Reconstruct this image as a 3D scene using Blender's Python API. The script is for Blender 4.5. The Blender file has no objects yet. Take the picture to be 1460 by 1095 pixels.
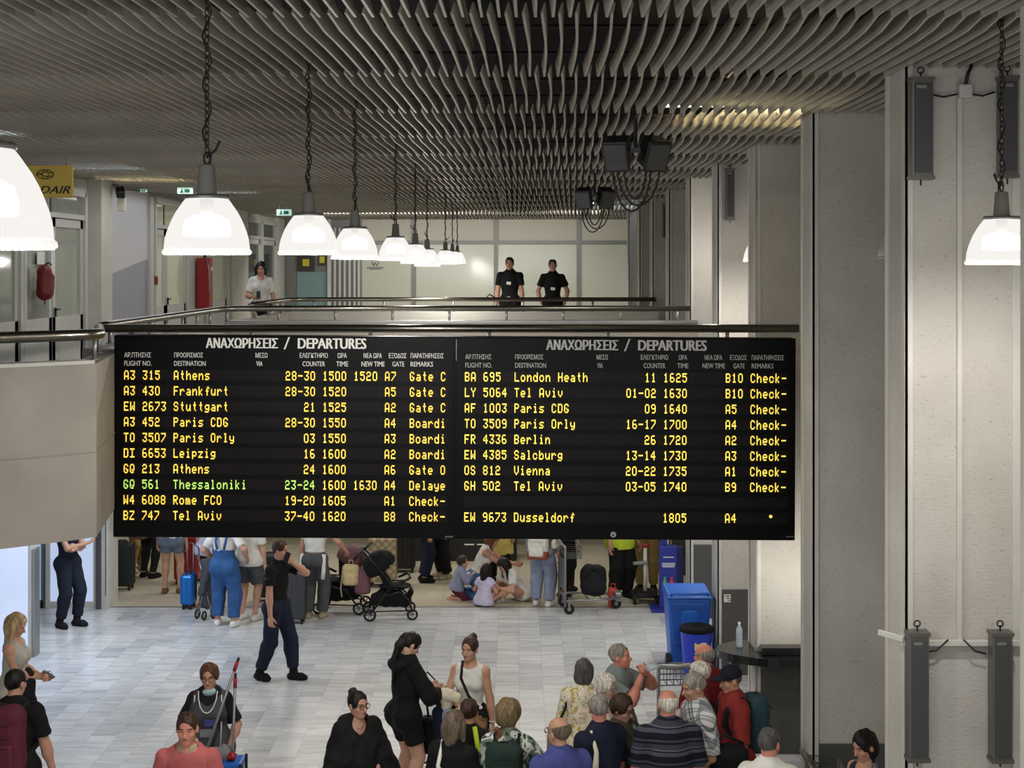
import bpy, math, random
import numpy as np
from mathutils import Vector, Matrix
random.seed(7)
scene = bpy.context.scene
COL = scene.collection
F, CX, CY, CAMZ = 2100.0, 740.0, 381.0, 5.25      # focal length in pixels (1460x1095), principal point, eye height
UP = 3.65                                          # upper storey floor
CEIL = 6.57                                        # underside of the ceiling baffles

# ------------------------------------------------------------------ camera, world, lights, exposure
cam = bpy.data.cameras.new('camera'); camo = bpy.data.objects.new('camera', cam); COL.objects.link(camo)
camo.location = (0, 0, CAMZ); camo.rotation_euler = (math.pi/2, 0, 0)
cam.sensor_width = 36.0; cam.lens = F*36.0/1460.0
cam.shift_x = (730.0-CX)/1460.0; cam.shift_y = -(547.5-CY)/1460.0
cam.clip_end = 200
scene.camera = camo

world = bpy.data.worlds.new('world'); scene.world = world; world.use_nodes = True
bg = world.node_tree.nodes['Background']; bg.inputs[0].default_value = (0.80, 0.88, 1.0, 1); bg.inputs[1].default_value = 0.34

scene.view_settings.view_transform = 'Standard'; scene.view_settings.look = 'None'
scene.view_settings.gamma = 1.0; scene.view_settings.use_curve_mapping = False
scene.view_settings.exposure = 0.0
scene.cycles.use_denoising = True
scene.cycles.max_bounces = 8; scene.cycles.transparent_max_bounces = 16
scene.cycles.caustics_reflective = False; scene.cycles.caustics_refractive = False
scene.cycles.sample_clamp_indirect = 4.0

def area_light(name, loc, size, energy, color=(1, 1, 1), rot=(0, 0, 0), size_y=None):
    l = bpy.data.lights.new(name, 'AREA'); l.energy = energy; l.color = color
    l.shape = 'RECTANGLE'; l.size = size; l.size_y = size_y or size
    o = bpy.data.objects.new(name, l); o.location = loc; o.rotation_euler = rot; COL.objects.link(o)
    return o
# fluorescent fittings of the ground floor ceiling, under the mezzanine decks
area_light('lower_ceiling_light', (-3.0, 24.6, 2.88), 2.4, 46, (1.0, 0.93, 0.80), size_y=0.5)
area_light('lower_ceiling_light', (0.6, 24.8, 2.88), 2.4, 36, (1.0, 0.92, 0.78), size_y=0.5)
area_light('lower_ceiling_light', (-5.6, 20.0, 2.88), 0.9, 75, (0.78, 0.88, 1.0), size_y=3.0)
area_light('lower_ceiling_light', (-5.4, 25.5, 2.88), 1.2, 22, (1.0, 0.9, 0.72), size_y=1.2)
area_light('lower_ceiling_light', (2.9, 20.2, 2.88), 0.4, 45, (0.95, 0.97, 1.0), size_y=2.4)
# unseen fill lights added to brighten the upper gallery walls
area_light('gallery_fill_light', (-1.5, 36.0, 6.5), 7.0, 340, (1.0, 0.98, 0.92), (math.radians(35), 0, 0), size_y=1.0)
area_light('gallery_fill_light', (-5.4, 24.0, 6.5), 1.2, 70, (0.95, 0.97, 1.0), size_y=12.0)
area_light('pillar_fill_light', (2.98, 14.95, 2.0), 0.4, 12, (1.0, 0.96, 0.88), (math.radians(90), 0, 0), size_y=0.2)  # hidden light added to brighten the third pillar's lower front
area_light('pillar_fill_light', (2.75, 16.7, 2.3), 0.4, 14, (1.0, 0.96, 0.9), (math.radians(90), 0, 0), size_y=0.2)  # likewise added for the next pillar back
area_light('bay_light', (2.95, 20.6, 5.5), 0.4, 22, (1.0, 0.95, 0.88), (math.radians(60), 0, 0))
# broad cool fill light, unseen behind the camera
area_light('rear_fill_light', (-1.0, -3.0, 5.2), 10.0, 330, (0.92, 0.95, 1.0), (math.radians(88), 0, 0), size_y=3.0)

# ------------------------------------------------------------------ helpers
def lin(c):
    r = []
    for v in c[:3]:
        v = v/255.0
        r.append(v/12.92 if v <= 0.04045 else ((v+0.055)/1.055)**2.4)
    return (r[0], r[1], r[2], 1.0)

def at(px, py, Y):
    return Vector(((px-CX)*Y/F, Y, CAMZ-(py-CY)*Y/F))

MATS = {}
def mat(name, c, rough=0.6, metal=0.0, emit=None, estr=0.0, bump=0.0, bscale=60.0, var=0.0, vscale=8.0, spec=0.5, alpha=1.0, trans=0.0, coat=0.0):
    """plain procedural surface: base colour with a little noise variation and bump"""
    if name in MATS: return MATS[name]
    m = bpy.data.materials.new(name); m.use_nodes = True; MATS[name] = m
    nt = m.node_tree; b = nt.nodes['Principled BSDF']
    col = lin(c) if max(c) > 1.001 else (c[0], c[1], c[2], 1)
    b.inputs['Base Color'].default_value = col
    b.inputs['Roughness'].default_value = rough; b.inputs['Metallic'].default_value = metal
    b.inputs['Specular IOR Level'].default_value = spec
    b.inputs['Alpha'].default_value = alpha; b.inputs['Transmission Weight'].default_value = trans
    b.inputs['Coat Weight'].default_value = coat
    if emit is not None:
        b.inputs['Emission Color'].default_value = lin(emit) if max(emit) > 1.001 else (*emit, 1)
        b.inputs['Emission Strength'].default_value = estr
    if var > 0 or bump > 0:
        tc = nt.nodes.new('ShaderNodeTexCoord')
    if var > 0:
        n = nt.nodes.new('ShaderNodeTexNoise'); n.inputs['Scale'].default_value = vscale; n.inputs['Detail'].default_value = 4
        nt.links.new(tc.outputs['Object'], n.inputs['Vector'])
        r = nt.nodes.new('ShaderNodeValToRGB')
        r.color_ramp.elements[0].position = 0.3; r.color_ramp.elements[1].position = 0.7
        r.color_ramp.elements[0].color = [max(0, x*(1-var)) for x in col[:3]]+[1]
        r.color_ramp.elements[1].color = [min(1, x*(1+var)) for x in col[:3]]+[1]
        nt.links.new(n.outputs['Fac'], r.inputs[0]); nt.links.new(r.outputs[0], b.inputs['Base Color'])
    if bump > 0:
        n2 = nt.nodes.new('ShaderNodeTexNoise'); n2.inputs['Scale'].default_value = bscale; n2.inputs['Detail'].default_value = 3
        nt.links.new(tc.outputs['Object'], n2.inputs['Vector'])
        bp = nt.nodes.new('ShaderNodeBump'); bp.inputs['Strength'].default_value = bump; bp.inputs['Distance'].default_value = 0.01
        nt.links.new(n2.outputs['Fac'], bp.inputs['Height']); nt.links.new(bp.outputs[0], b.inputs['Normal'])
    return m

def tag(o, label=None, cat=None, group=None, kind=None):
    if label: o['label'] = label
    if cat: o['category'] = cat
    if group: o['group'] = group
    if kind: o['kind'] = kind
    return o

def empty(name, loc=(0, 0, 0), rz=0.0, label=None, cat=None, group=None):
    o = bpy.data.objects.new(name, None); COL.objects.link(o); o.empty_display_size = 0.1
    o.location = loc; o.rotation_euler = (0, 0, rz)
    return tag(o, label, cat, group)

def rotm(rx=0, ry=0, rz=0):
    return Matrix.Rotation(math.radians(rz), 3, 'Z') @ Matrix.Rotation(math.radians(ry), 3, 'Y') @ Matrix.Rotation(math.radians(rx), 3, 'X')

class MB:
    """collects shapes and links them as one mesh object"""
    def __init__(self): self.v = []; self.f = []; self.mi = []; self.m = 0
    def add(self, vs, fs):
        o = len(self.v); self.v.extend([tuple(p) for p in vs])
        for q in fs: self.f.append(tuple(i+o for i in q)); self.mi.append(self.m)
        return self
    def box(self, c, s, R=None):
        c = Vector(c); hx, hy, hz = s[0]/2, s[1]/2, s[2]/2
        vs = [Vector((x, y, z)) for z in (-hz, hz) for x, y in ((-hx, -hy), (hx, -hy), (hx, hy), (-hx, hy))]
        if R is not None: vs = [R @ p for p in vs]
        return self.add([p+c for p in vs], [(3, 2, 1, 0), (4, 5, 6, 7), (0, 1, 5, 4), (1, 2, 6, 5), (2, 3, 7, 6), (3, 0, 4, 7)])
    def span(self, lo, hi):
        return self.box([(a+b)/2 for a, b in zip(lo, hi)], [abs(b-a) for a, b in zip(lo, hi)])
    def tube(self, pts, r, seg=8, closed=False, caps=True):
        pts = [Vector(p) for p in pts]; n = len(pts); rs = r if isinstance(r, (list, tuple)) else [r]*n
        vs, fs = [], []; prev = None
        for i, p in enumerate(pts):
            if closed: t = pts[(i+1) % n]-pts[i-1]
            else: t = pts[min(i+1, n-1)]-pts[max(i-1, 0)]
            t = t.normalized() if t.length > 1e-9 else Vector((0, 0, 1))
            if prev is None:
                a = Vector((0, 0, 1)) if abs(t.z) < 0.9 else Vector((1, 0, 0))
                u = t.cross(a).normalized()
            else:
                u = prev-t*prev.dot(t); u = u.normalized() if u.length > 1e-6 else t.orthogonal().normalized()
            prev = u; w = t.cross(u)
            for k in range(seg):
                an = 2*math.pi*k/seg; vs.append(p+(u*math.cos(an)+w*math.sin(an))*rs[i])
        m = n if closed else n-1
        for i in range(m):
            j = (i+1) % n
            for k in range(seg):
                k2 = (k+1) % seg
                fs.append((i*seg+k, i*seg+k2, j*seg+k2, j*seg+k))
        if caps and not closed:
            fs.append(tuple(range(seg-1, -1, -1))); fs.append(tuple((n-1)*seg+k for k in range(seg)))
        return self.add(vs, fs)
    def lathe(self, prof, seg=24, c=(0, 0, 0), R=None, close=False):
        c = Vector(c); vs, fs = [], []
        for r, z in prof:
            for k in range(seg):
                an = 2*math.pi*k/seg; p = Vector((r*math.cos(an), r*math.sin(an), z))
                if R is not None: p = R @ p
                vs.append(p+c)
        n = len(prof)
        for i in range(n if close else n-1):
            j = (i+1) % n
            for k in range(seg):
                k2 = (k+1) % seg; fs.append((i*seg+k, i*seg+k2, j*seg+k2, j*seg+k))
        return self.add(vs, fs)
    def cyl(self, c, r, h, seg=20, R=None):
        return self.lathe([(1e-4, -h/2), (r, -h/2), (r, h/2), (1e-4, h/2)], seg, c, R)
    def ball(self, c, r, seg=12, R=None):
        rr = r if isinstance(r, (tuple, list)) else (r, r, r)
        c = Vector(c); vs, fs = [], []; n = max(4, seg//2)
        for i in range(n+1):
            th = math.pi*i/n
            for k in range(seg):
                a = 2*math.pi*k/seg
                p = Vector((rr[0]*math.sin(th)*math.cos(a), rr[1]*math.sin(th)*math.sin(a), -rr[2]*math.cos(th)))
                if R is not None: p = R @ p
                vs.append(p+c)
        for i in range(n):
            for k in range(seg):
                k2 = (k+1) % seg; fs.append((i*seg+k, i*seg+k2, (i+1)*seg+k2, (i+1)*seg+k))
        return self.add(vs, fs)
    def prism(self, poly, y0, y1, axis='y'):
        """poly: 2-D outline in (x,z) extruded along y, or (x,y) extruded along z"""
        n = len(poly)
        f = (lambda p, t: (p[0], t, p[1])) if axis == 'y' else ((lambda p, t: (p[0], p[1], t)) if axis == 'z' else (lambda p, t: (t, p[0], p[1])))
        vs = [f(p, y0) for p in poly]+[f(p, y1) for p in poly]
        fs = [tuple(range(n)), tuple(range(2*n-1, n-1, -1))]
        for i in range(n):
            j = (i+1) % n; fs.append((i, n+i, n+j, j))
        return self.add(vs, fs)
    def build(self, name, mats, parent=None, smooth=False, bevel=0.0, sub=0, loc=None):
        me = bpy.data.meshes.new(name); me.from_pydata(self.v, [], self.f)
        mats = mats if isinstance(mats, (list, tuple)) else [mats]
        for m in mats: me.materials.append(m)
        if len(mats) > 1: me.polygons.foreach_set('material_index', self.mi)
        if smooth: me.polygons.foreach_set('use_smooth', [True]*len(self.f))
        me.update()
        o = bpy.data.objects.new(name, me); COL.objects.link(o)
        if parent is not None: o.parent = parent
        if loc is not None: o.location = loc
        if bevel > 0:
            b = o.modifiers.new('bevel', 'BEVEL'); b.width = bevel; b.segments = 2; b.limit_method = 'ANGLE'
        if sub:
            s_ = o.modifiers.new('sub', 'SUBSURF'); s_.levels = sub; s_.render_levels = sub
        return o

def struct(o): o['kind'] = 'structure'; return o

def copy_tree(o, parent=None):
    c = o.copy(); COL.objects.link(c)
    if parent is not None: c.parent = parent
    for ch in list(o.children): copy_tree(ch, c)
    return c

def text_mesh(name, s, box, mt, parent, bold=0.012, depth=0.004, flat_y=0.0, slant=0.0):
    """lettering fitted into box=(x0,x1,z0,z1) of the parent's xz plane, facing -y"""
    cu = bpy.data.curves.new('lettering', 'FONT'); cu.body = s; cu.size = 1.0; cu.offset = 0.0; cu.shear = slant; cu.resolution_u = 3
    to = bpy.data.objects.new('lettering', cu); COL.objects.link(to)
    dg = bpy.context.evaluated_depsgraph_get()
    me = bpy.data.meshes.new_from_object(to.evaluated_get(dg))
    bpy.data.objects.remove(to); bpy.data.curves.remove(cu)
    n = len(me.vertices); co = np.empty(n*3, np.float32); me.vertices.foreach_get('co', co); co = co.reshape(-1, 3)
    mn, mx = co.min(0), co.max(0); x0, x1, z0, z1 = box; w = bold*(z1-z0)
    fs = [tuple(p.vertices) for p in me.polygons]; vs = []; ff = []
    for k, dx in enumerate((-1, -.33, .33, 1) if bold > 0 else (0,)):       # heavier strokes: the same letter set again beside itself
        for p in co:
            vs.append((x0+w+(p[0]-mn[0])/max(1e-6, mx[0]-mn[0])*(x1-x0-2*w)+dx*w, flat_y-.0002*k, z0+(p[1]-mn[1])/max(1e-6, mx[1]-mn[1])*(z1-z0)))
        ff += [tuple(i+k*n for i in f) for f in fs]
    bpy.data.meshes.remove(me); me = bpy.data.meshes.new(name); me.from_pydata(vs, [], ff); me.materials.append(mt); me.update()
    o = bpy.data.objects.new(name, me); COL.objects.link(o); o.parent = parent
    return o
# ------------------------------------------------------------------ smooth solid modelling: blended primitives -> surface nets
def V3(p): return np.array((p[0], p[1], p[2]), np.float64)
def nrm(v):
    v = np.asarray(v, np.float64); l = np.linalg.norm(v); return v/l if l > 1e-9 else v
def cone(a, b, ra, rb, k=0.03, n=None, fl=1.0, cap=False): return ('c', V3(a), V3(b), ra, rb, k, None if n is None else nrm(n), fl, cap)
def ell(c, r, M=None, k=0.02, op=1): return ('e', V3(c), V3(r), np.eye(3) if M is None else np.asarray(M, float), k, op)
def rbox(c, s, rr, M=None, k=0.015): return ('b', V3(c), V3(s)/2, rr, np.eye(3) if M is None else np.asarray(M, float), k)

def prim_bounds(p):
    if p[0] == 'c':
        m = max(p[3], p[4]); return np.minimum(p[1], p[2])-m, np.maximum(p[1], p[2])+m
    if p[0] == 'e': m = p[2].max(); return p[1]-m, p[1]+m
    m = np.linalg.norm(p[2]); return p[1]-m, p[1]+m

def sdf_mesh(prims, res=0.012, clips=(), noise=None, pad=0.0):
    """returns (verts, quads) of the blended union; clips: (normal, offset) keeps n.p <= offset"""
    lo = np.min([prim_bounds(p)[0] for p in prims], 0)-3*res-pad; hi = np.max([prim_bounds(p)[1] for p in prims], 0)+3*res+pad
    n = np.ceil((hi-lo)/res).astype(int)+1
    ax = [(lo[i]+np.arange(n[i])*res).astype(np.float32) for i in range(3)]
    f = np.full(n, 0.5, np.float32)
    for p in prims:
        k = p[4] if p[0] == 'e' else p[5]
        b0, b1 = prim_bounds(p); mg = k+3*res
        i0 = np.clip(np.floor((b0-mg-lo)/res).astype(int), 0, n-1); i1 = np.clip(np.ceil((b1+mg-lo)/res).astype(int)+1, 1, n)
        sl = tuple(slice(i0[i], i1[i]) for i in range(3))
        X = ax[0][sl[0]][:, None, None]; Y = ax[1][sl[1]][None, :, None]; Z = ax[2][sl[2]][None, None, :]
        if p[0] == 'c':
            a, b, ra, rb, k, nn, fl, cap = p[1:]
            x, y, z = X-np.float32(a[0]), Y-np.float32(a[1]), Z-np.float32(a[2]); ab = (b-a).astype(np.float32); L2 = max(1e-8, float(ab@ab))
            if nn is not None and fl != 1.0:
                q = (x*np.float32(nn[0])+y*np.float32(nn[1])+z*np.float32(nn[2]))*np.float32(fl-1)
                x, y, z = x+q*np.float32(nn[0]), y+q*np.float32(nn[1]), z+q*np.float32(nn[2])
            tt = (x*ab[0]+y*ab[1]+z*ab[2])/np.float32(L2); t = np.clip(tt, 0, 1)
            d = np.sqrt((x-t*ab[0])**2+(y-t*ab[1])**2+(z-t*ab[2])**2)-(np.float32(ra)+t*np.float32(rb-ra))
            if cap: d = np.maximum(d, (tt-1)*np.float32(math.sqrt(L2)))
            op = 1
        elif p[0] == 'e':
            c, r, M, k, op = p[1:]
            x, y, z = X-np.float32(c[0]), Y-np.float32(c[1]), Z-np.float32(c[2]); M = M.astype(np.float32)
            q = [(M[i, 0]*x+M[i, 1]*y+M[i, 2]*z) for i in range(3)]
            k0 = np.sqrt(sum((q[i]/np.float32(r[i]))**2 for i in range(3)))
            k1 = np.sqrt(sum((q[i]/np.float32(r[i]**2))**2 for i in range(3)))+1e-6
            d = k0*(k0-1)/k1
        else:
            c, hs, rr, M, k = p[1:]; op = 1
            x, y, z = X-np.float32(c[0]), Y-np.float32(c[1]), Z-np.float32(c[2]); M = M.astype(np.float32)
            q = [np.abs(M[i, 0]*x+M[i, 1]*y+M[i, 2]*z)-np.float32(hs[i]-rr) for i in range(3)]
            d = np.sqrt(sum(np.maximum(v, 0)**2 for v in q))+np.minimum(np.maximum(np.maximum(q[0], q[1]), q[2]), 0)-np.float32(rr)
        g = f[sl]
        if op > 0:
            h = np.maximum(np.float32(k)-np.abs(g-d), 0)/np.float32(k); f[sl] = np.minimum(g, d)-h*h*np.float32(k*0.25)
        else:
            d = -d; h = np.maximum(np.float32(k)-np.abs(g-d), 0)/np.float32(k); f[sl] = np.maximum(g, d)+h*h*np.float32(k*0.25)
    X, Y, Z = ax[0][:, None, None], ax[1][None, :, None], ax[2][None, None, :]
    if noise:
        amp, fr = noise[0], noise[1]; sz = noise[2] if len(noise) > 2 else 1.0
        w = np.sin(X*fr+1.7*np.sin(Z*fr*0.6*sz+0.5))*np.sin(Z*fr*0.8*sz+1.3*np.sin(Y*fr*0.7+X*fr*.5))+0.6*np.sin(Y*fr*1.3+Z*fr*0.5*sz+2*np.sin(X*fr*.9))
        f += (amp*w).astype(np.float32)
    for nv, off in clips:
        f = np.maximum(f, (X*np.float32(nv[0])+Y*np.float32(nv[1])+Z*np.float32(nv[2]))-np.float32(off))
    f[0], f[-1] = 1, 1; f[:, 0], f[:, -1] = 1, 1; f[:, :, 0], f[:, :, -1] = 1, 1
    s = f < 0
    cnt = np.zeros(np.array(n)-1, np.int8)
    offs = [(dx, dy, dz) for dx in (0, 1) for dy in (0, 1) for dz in (0, 1)]
    for dx, dy, dz in offs: cnt += s[dx:n[0]-1+dx, dy:n[1]-1+dy, dz:n[2]-1+dz]
    I = np.argwhere((cnt > 0) & (cnt < 8))
    if len(I) == 0: return np.zeros((0, 3)), np.zeros((0, 4), int)
    val = np.stack([f[I[:, 0]+o[0], I[:, 1]+o[1], I[:, 2]+o[2]] for o in offs], 1)
    acc = np.zeros((len(I), 3)); num = np.zeros(len(I))
    for a in range(8):
        for b in range(a+1, 8):
            if sum(abs(offs[a][i]-offs[b][i]) for i in range(3)) != 1: continue
            va, vb = val[:, a], val[:, b]; m = (va < 0) != (vb < 0)
            t = np.where(m, va/np.where(m, va-vb, 1), 0)
            pa, pb = np.array(offs[a]), np.array(offs[b])
            acc += np.where(m[:, None], pa+t[:, None]*(pb-pa), 0); num += m
    verts = lo+(I+acc/num[:, None])*res
    ids = np.full(np.array(n)-1, -1, np.int32); ids[I[:, 0], I[:, 1], I[:, 2]] = np.arange(len(I))
    quads = []
    for axis in range(3):
        sl0 = [slice(1, -1)]*3; sl1 = [slice(1, -1)]*3
        sl0[axis] = slice(0, -1); sl1[axis] = slice(1, None)
        A, B = s[tuple(sl0)], s[tuple(sl1)]
        E = np.argwhere(A != B)
        if len(E) == 0: continue
        inside = A[E[:, 0], E[:, 1], E[:, 2]]
        base = E.copy()
        for i in range(3):
            if i != axis: base[:, i] += 1
        u, v = (axis+1) % 3, (axis+2) % 3
        def cell(du, dv):
            c = base.copy(); c[:, u] -= du; c[:, v] -= dv; return ids[c[:, 0], c[:, 1], c[:, 2]]
        q = np.stack([cell(1, 1), cell(0, 1), cell(0, 0), cell(1, 0)], 1)
        q[~inside] = q[~inside][:, ::-1]
        quads.append(q)
    return verts, np.concatenate(quads)

def np_object(name, parts, mt, parent=None, smooth=True):
    """parts: list of (verts, quads) joined into one mesh object"""
    vs, qs, o = [], [], 0
    for v, q in parts:
        if len(v) == 0: continue
        vs.append(v); qs.append(q+o); o += len(v)
    v = np.concatenate(vs).astype(np.float32); q = np.concatenate(qs).astype(np.int32)
    me = bpy.data.meshes.new(name)
    me.vertices.add(len(v)); me.vertices.foreach_set('co', v.ravel())
    me.loops.add(q.size); me.loops.foreach_set('vertex_index', q.ravel())
    me.polygons.add(len(q)); me.polygons.foreach_set('loop_start', np.arange(0, q.size, 4, dtype=np.int32))
    me.polygons.foreach_set('use_smooth', np.full(len(q), smooth))
    me.update(calc_edges=True); me.validate()
    me.materials.append(mt)
    ob = bpy.data.objects.new(name, me); COL.objects.link(ob)
    if parent is not None: ob.parent = parent
    return ob

def solid(name, prims, mt, parent=None, res=0.012, clips=(), noise=None):
    return np_object(name, [sdf_mesh(prims, res, clips, noise)], mt, parent)
# ------------------------------------------------------------------ people
def ik(a, b, l1, l2, hint):
    a, b = V3(a), V3(b); d = b-a; L = np.linalg.norm(d)
    if L > (l1+l2)*0.999: b = a+d/L*(l1+l2)*0.999; d = b-a; L = np.linalg.norm(d)
    u = d/L; c = (l1*l1-l2*l2+L*L)/(2*L); hgt = math.sqrt(max(1e-6, l1*l1-c*c))
    hv = V3(hint); hv = hv-u*(hv@u); hv = nrm(hv)
    return a+u*c+hv*hgt, b

def hand_prims(w, d, t, left, s=1.0, curl=0.35, thumb_in=0.0):
    d = nrm(d); t = nrm(V3(t)-d*(V3(t)@d)); n = np.cross(d, t) if left else np.cross(t, d)
    P = [cone(w-d*0.02*s, w+d*0.05*s, 0.027*s, 0.036*s, 0.02, n, 1.7), cone(w+d*0.05*s, w+d*0.088*s, 0.037*s, 0.036*s, 0.02, n, 2.2)]
    for off, ln in ((0.028, 0.070), (0.0095, 0.080), (-0.0095, 0.074), (-0.027, 0.058)):
        b = w+(d*0.088+t*off)*s; spread = t*off*1.6
        a1, a2 = curl*0.9, curl*2.1
        d1 = nrm(d*math.cos(a1)+n*math.sin(a1)+spread); d2 = nrm(d*math.cos(a2)+n*math.sin(a2)+spread)
        m = b+d1*ln*0.5*s; e = m+d2*ln*0.55*s
        P += [cone(b, m, 0.0095*s, 0.0088*s, 0.006), cone(m, e, 0.0088*s, 0.0075*s, 0.004)]
    b = w+(d*0.03+t*0.028)*s; m = b+nrm(d*0.75+t*(0.75-thumb_in)+n*0.25)*0.042*s; e = m+nrm(d*0.95+t*(0.25-thumb_in)+n*(0.3+curl*0.5))*0.036*s
    P += [cone(b, m, 0.0135*s, 0.0105*s, 0.012), cone(m, e, 0.0105*s, 0.0085*s, 0.004)]
    return P

class Person: pass
N_PERSON = [0]
def person(label, px=None, Y=None, h=1.75, face=0, X=None, z0=0.0, g=1.0, wid=1.0, fem=False, lean=0, lean2=None, tilt=0, pel=None,
           L=(0.27, 0.03, 0.80), R=(0.27, 0.03, 0.80), Le=(0.5, -0.5, -0.3), Re=(0.5, -0.5, -0.3), La=(0.11, 0.0, 0.09), Ra=(0.11, 0.0, 0.09),
           Lk=(0.15, 1, 0), Rk=(0.15, 1, 0), Lf=None, Rf=None, hy=0, hp=0, hr=0, skin='skin', hair=None, top=None, over=None, bottom=None, shoes=None, boot=0.0,
           collar=None, glasses=None, curl=(0.35, 0.35), Lt=None, Rt=None, Ld=None, Rd=None, res=0.012, hres=0.007, hsc=None, sole=True, group=None, cap=None,
           extra=(), name='person', belly=0.0):
    s = h/1.75; hs = hsc or (0.45+0.55*s)
    if X is None: X = (px-CX)*Y/F
    root = empty(name, (X, Y, z0), math.radians(face), label, 'person', group)
    q = Person(); q.root = root; q.s = s
    def loc(sg, p): return np.array((sg*p[0], -p[1], p[2]))*s
    def vec(sg, p): return nrm(np.array((sg*p[0], -p[1], p[2])))
    P = np.array((0, 0, 0.93))*s if pel is None else np.array((pel[0], -pel[1], pel[2]))*s
    l1 = math.radians(lean); l2_ = math.radians(lean if lean2 is None else lean2); ti = math.radians(tilt)
    up = nrm((math.sin(ti), -math.sin(l1), math.cos(l1))); up2 = nrm((math.sin(ti)*.6, -math.sin(l2_), math.cos(l2_)))
    fw = nrm(np.cross((1, 0, 0), up))*-1.0
    fw = nrm(np.array((0, -1, 0))-up*(np.array((0, -1, 0))@up)); rt = np.cross(up, fw)      # rt = person's left
    chest = P+up*0.34*s; nb = chest+up2*0.19*s
    fwd2 = nrm(np.array((0, -1, 0))-up2*(np.array((0, -1, 0))@up2))
    sw = 0.170*wid*(0.92 if fem else 1.0)*s
    sh = {1: chest+up2*0.112*s+rt*sw, -1: chest+up2*0.112*s-rt*sw}
    hip = {1: P-up*0.02*s+rt*0.092*s, -1: P-up*0.02*s-rt*0.092*s}
    el, wr, kn, an = {}, {}, {}, {}
    for sg, wt, eh, at_, kh in ((1, L, Le, La, Lk), (-1, R, Re, Ra, Rk)):
        el[sg], wr[sg] = ik(sh[sg], loc(sg, wt), 0.285*s, 0.255*s, vec(sg, eh))
        kn[sg], an[sg] = ik(hip[sg], loc(sg, at_), 0.425*s, 0.42*s, vec(sg, kh))
    # head frame
    hf = np.array((math.sin(math.radians(hy)), -math.cos(math.radians(hy)), 0.0)); zz = np.array((0, 0, 1.0)); a = math.radians(hp)
    hF = hf*math.cos(a)-zz*math.sin(a); hU = zz*math.cos(a)+hf*math.sin(a); hL = np.cross(hU, hF)
    if hr: b = math.radians(hr); hL, hU = hL*math.cos(b)+hU*math.sin(b), hU*math.cos(b)-hL*math.sin(b)
    HC = nb+up2*0.055*s+zz*0.10*hs+fwd2*0.018*s+hF*0.008
    M = np.stack([hL, hF, hU])
    def hp_(l, f, u): return HC+(hL*l+hF*f+hU*u)*hs
    q.hp = hp_; q.HC = HC; q.wr = wr; q.el = el; q.sh = sh; q.P = P; q.chest = chest; q.up = up; q.fw = fw; q.rt = rt; q.nb = nb; q.kn = kn; q.an = an; q.M = M
    def hell(c, r, k=0.02, op=1): return ell(hp_(*c), np.array(r)*hs, M, k*hs, op)
    gg = g*s
    def torso(t=0.0):
        w = 0.93 if fem else 1.0
        T = [cone(hip[1], hip[-1], 0.098*gg+t, 0.098*gg+t, 0.05, fw, 1.0), cone(P+up*0.03*s+fw*belly*0.5, chest-up*0.06*s+fw*belly*0.6, 0.128*gg*w+t+belly*0.5, 0.128*gg*w+t+belly*0.3, 0.06, fw, 1.28),
             cone(chest-up*0.04*s, chest+up*0.09*s, 0.148*gg*w+t, 0.135*gg*w+t, 0.06, fw, 1.38), cone(sh[1]-rt*0.02*s, sh[-1]+rt*0.02*s, 0.050*s+t, 0.050*s+t, 0.05),
             cone(chest+up2*0.11*s, nb+up2*0.0, 0.085*s+t, 0.05*s+t, 0.06)]
        for sg in (1, -1): T.append(ell(hip[sg]-fw*(0.055 if fem else 0.040)*s-up*0.01*s, np.array((0.088, 0.085 if fem else 0.078, 0.10))*gg+t, np.stack([rt, fw, up]), 0.04))
        if fem:
            for sg in (1, -1): T.append(ell(chest+rt*sg*0.075*s+fw*0.085*s+up*0.0*s, np.array((0.07, 0.06, 0.07))*s*min(1.2, g)+t, np.stack([rt, fw, up]), 0.04))
        return T
    def arm(sg, t=0.0, frac=2.0, tw=0.0):
        A = [ell(sh[sg], np.array((0.050, 0.052, 0.052))*s*min(g, 1.12)+t*.6, None, 0.05)]
        f1 = min(frac, 1.0); e = sh[sg]+(el[sg]-sh[sg])*f1
        A.append(cone(sh[sg], e, 0.049*gg+t, (0.049+(0.040-0.049)*f1)*gg+t+tw, 0.03, cap=frac <= 1.0))
        if frac > 1.0:
            f2 = frac-1.0; e2 = el[sg]+(wr[sg]-el[sg])*f2
            A.append(cone(el[sg], e2, 0.041*gg+t+tw, (0.041+(0.028-0.041)*f2)*gg+t+tw, 0.025, cap=frac < 2.0 or t > 0))
            if frac >= 2.0: A.append(ell(el[sg]+(wr[sg]-el[sg])*0.3, np.array((0.042, 0.042, 0.06))*gg+t, None, 0.03))
        return A
    def leg(sg, t=0.0, frac=2.0, tw=0.0):
        f1 = min(frac, 1.0); k = hip[sg]+(kn[sg]-hip[sg])*f1
        A = [cone(hip[sg], k, 0.090*gg+t, (0.090+(0.058-0.090)*f1)*gg+t+tw*f1, 0.03, cap=frac <= 1.0)]
        if frac > 1.0:
            f2 = frac-1.0; e = kn[sg]+(an[sg]-kn[sg])*f2
            A.append(cone(kn[sg], e, 0.056*gg+t+tw, (0.056+(0.036-0.056)*f2)*gg+t+tw*1.2, 0.02, cap=t > 0))
            cf = kn[sg]+(an[sg]-kn[sg])*0.28-np.cross(rt, nrm(an[sg]-kn[sg]))*-0.018*s
            if frac > 1.6: A.append(ell(cf, np.array((0.052, 0.056, 0.10))*gg+t+tw*.8, None, 0.03))
        return A
    q.torso, q.arm, q.leg = torso, arm, leg
    feet = {}
    for sg, fd in ((1, Lf), (-1, Rf)):
        feet[sg] = vec(sg, fd) if fd is not None else nrm((sg*0.18, -1, 0))
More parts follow.
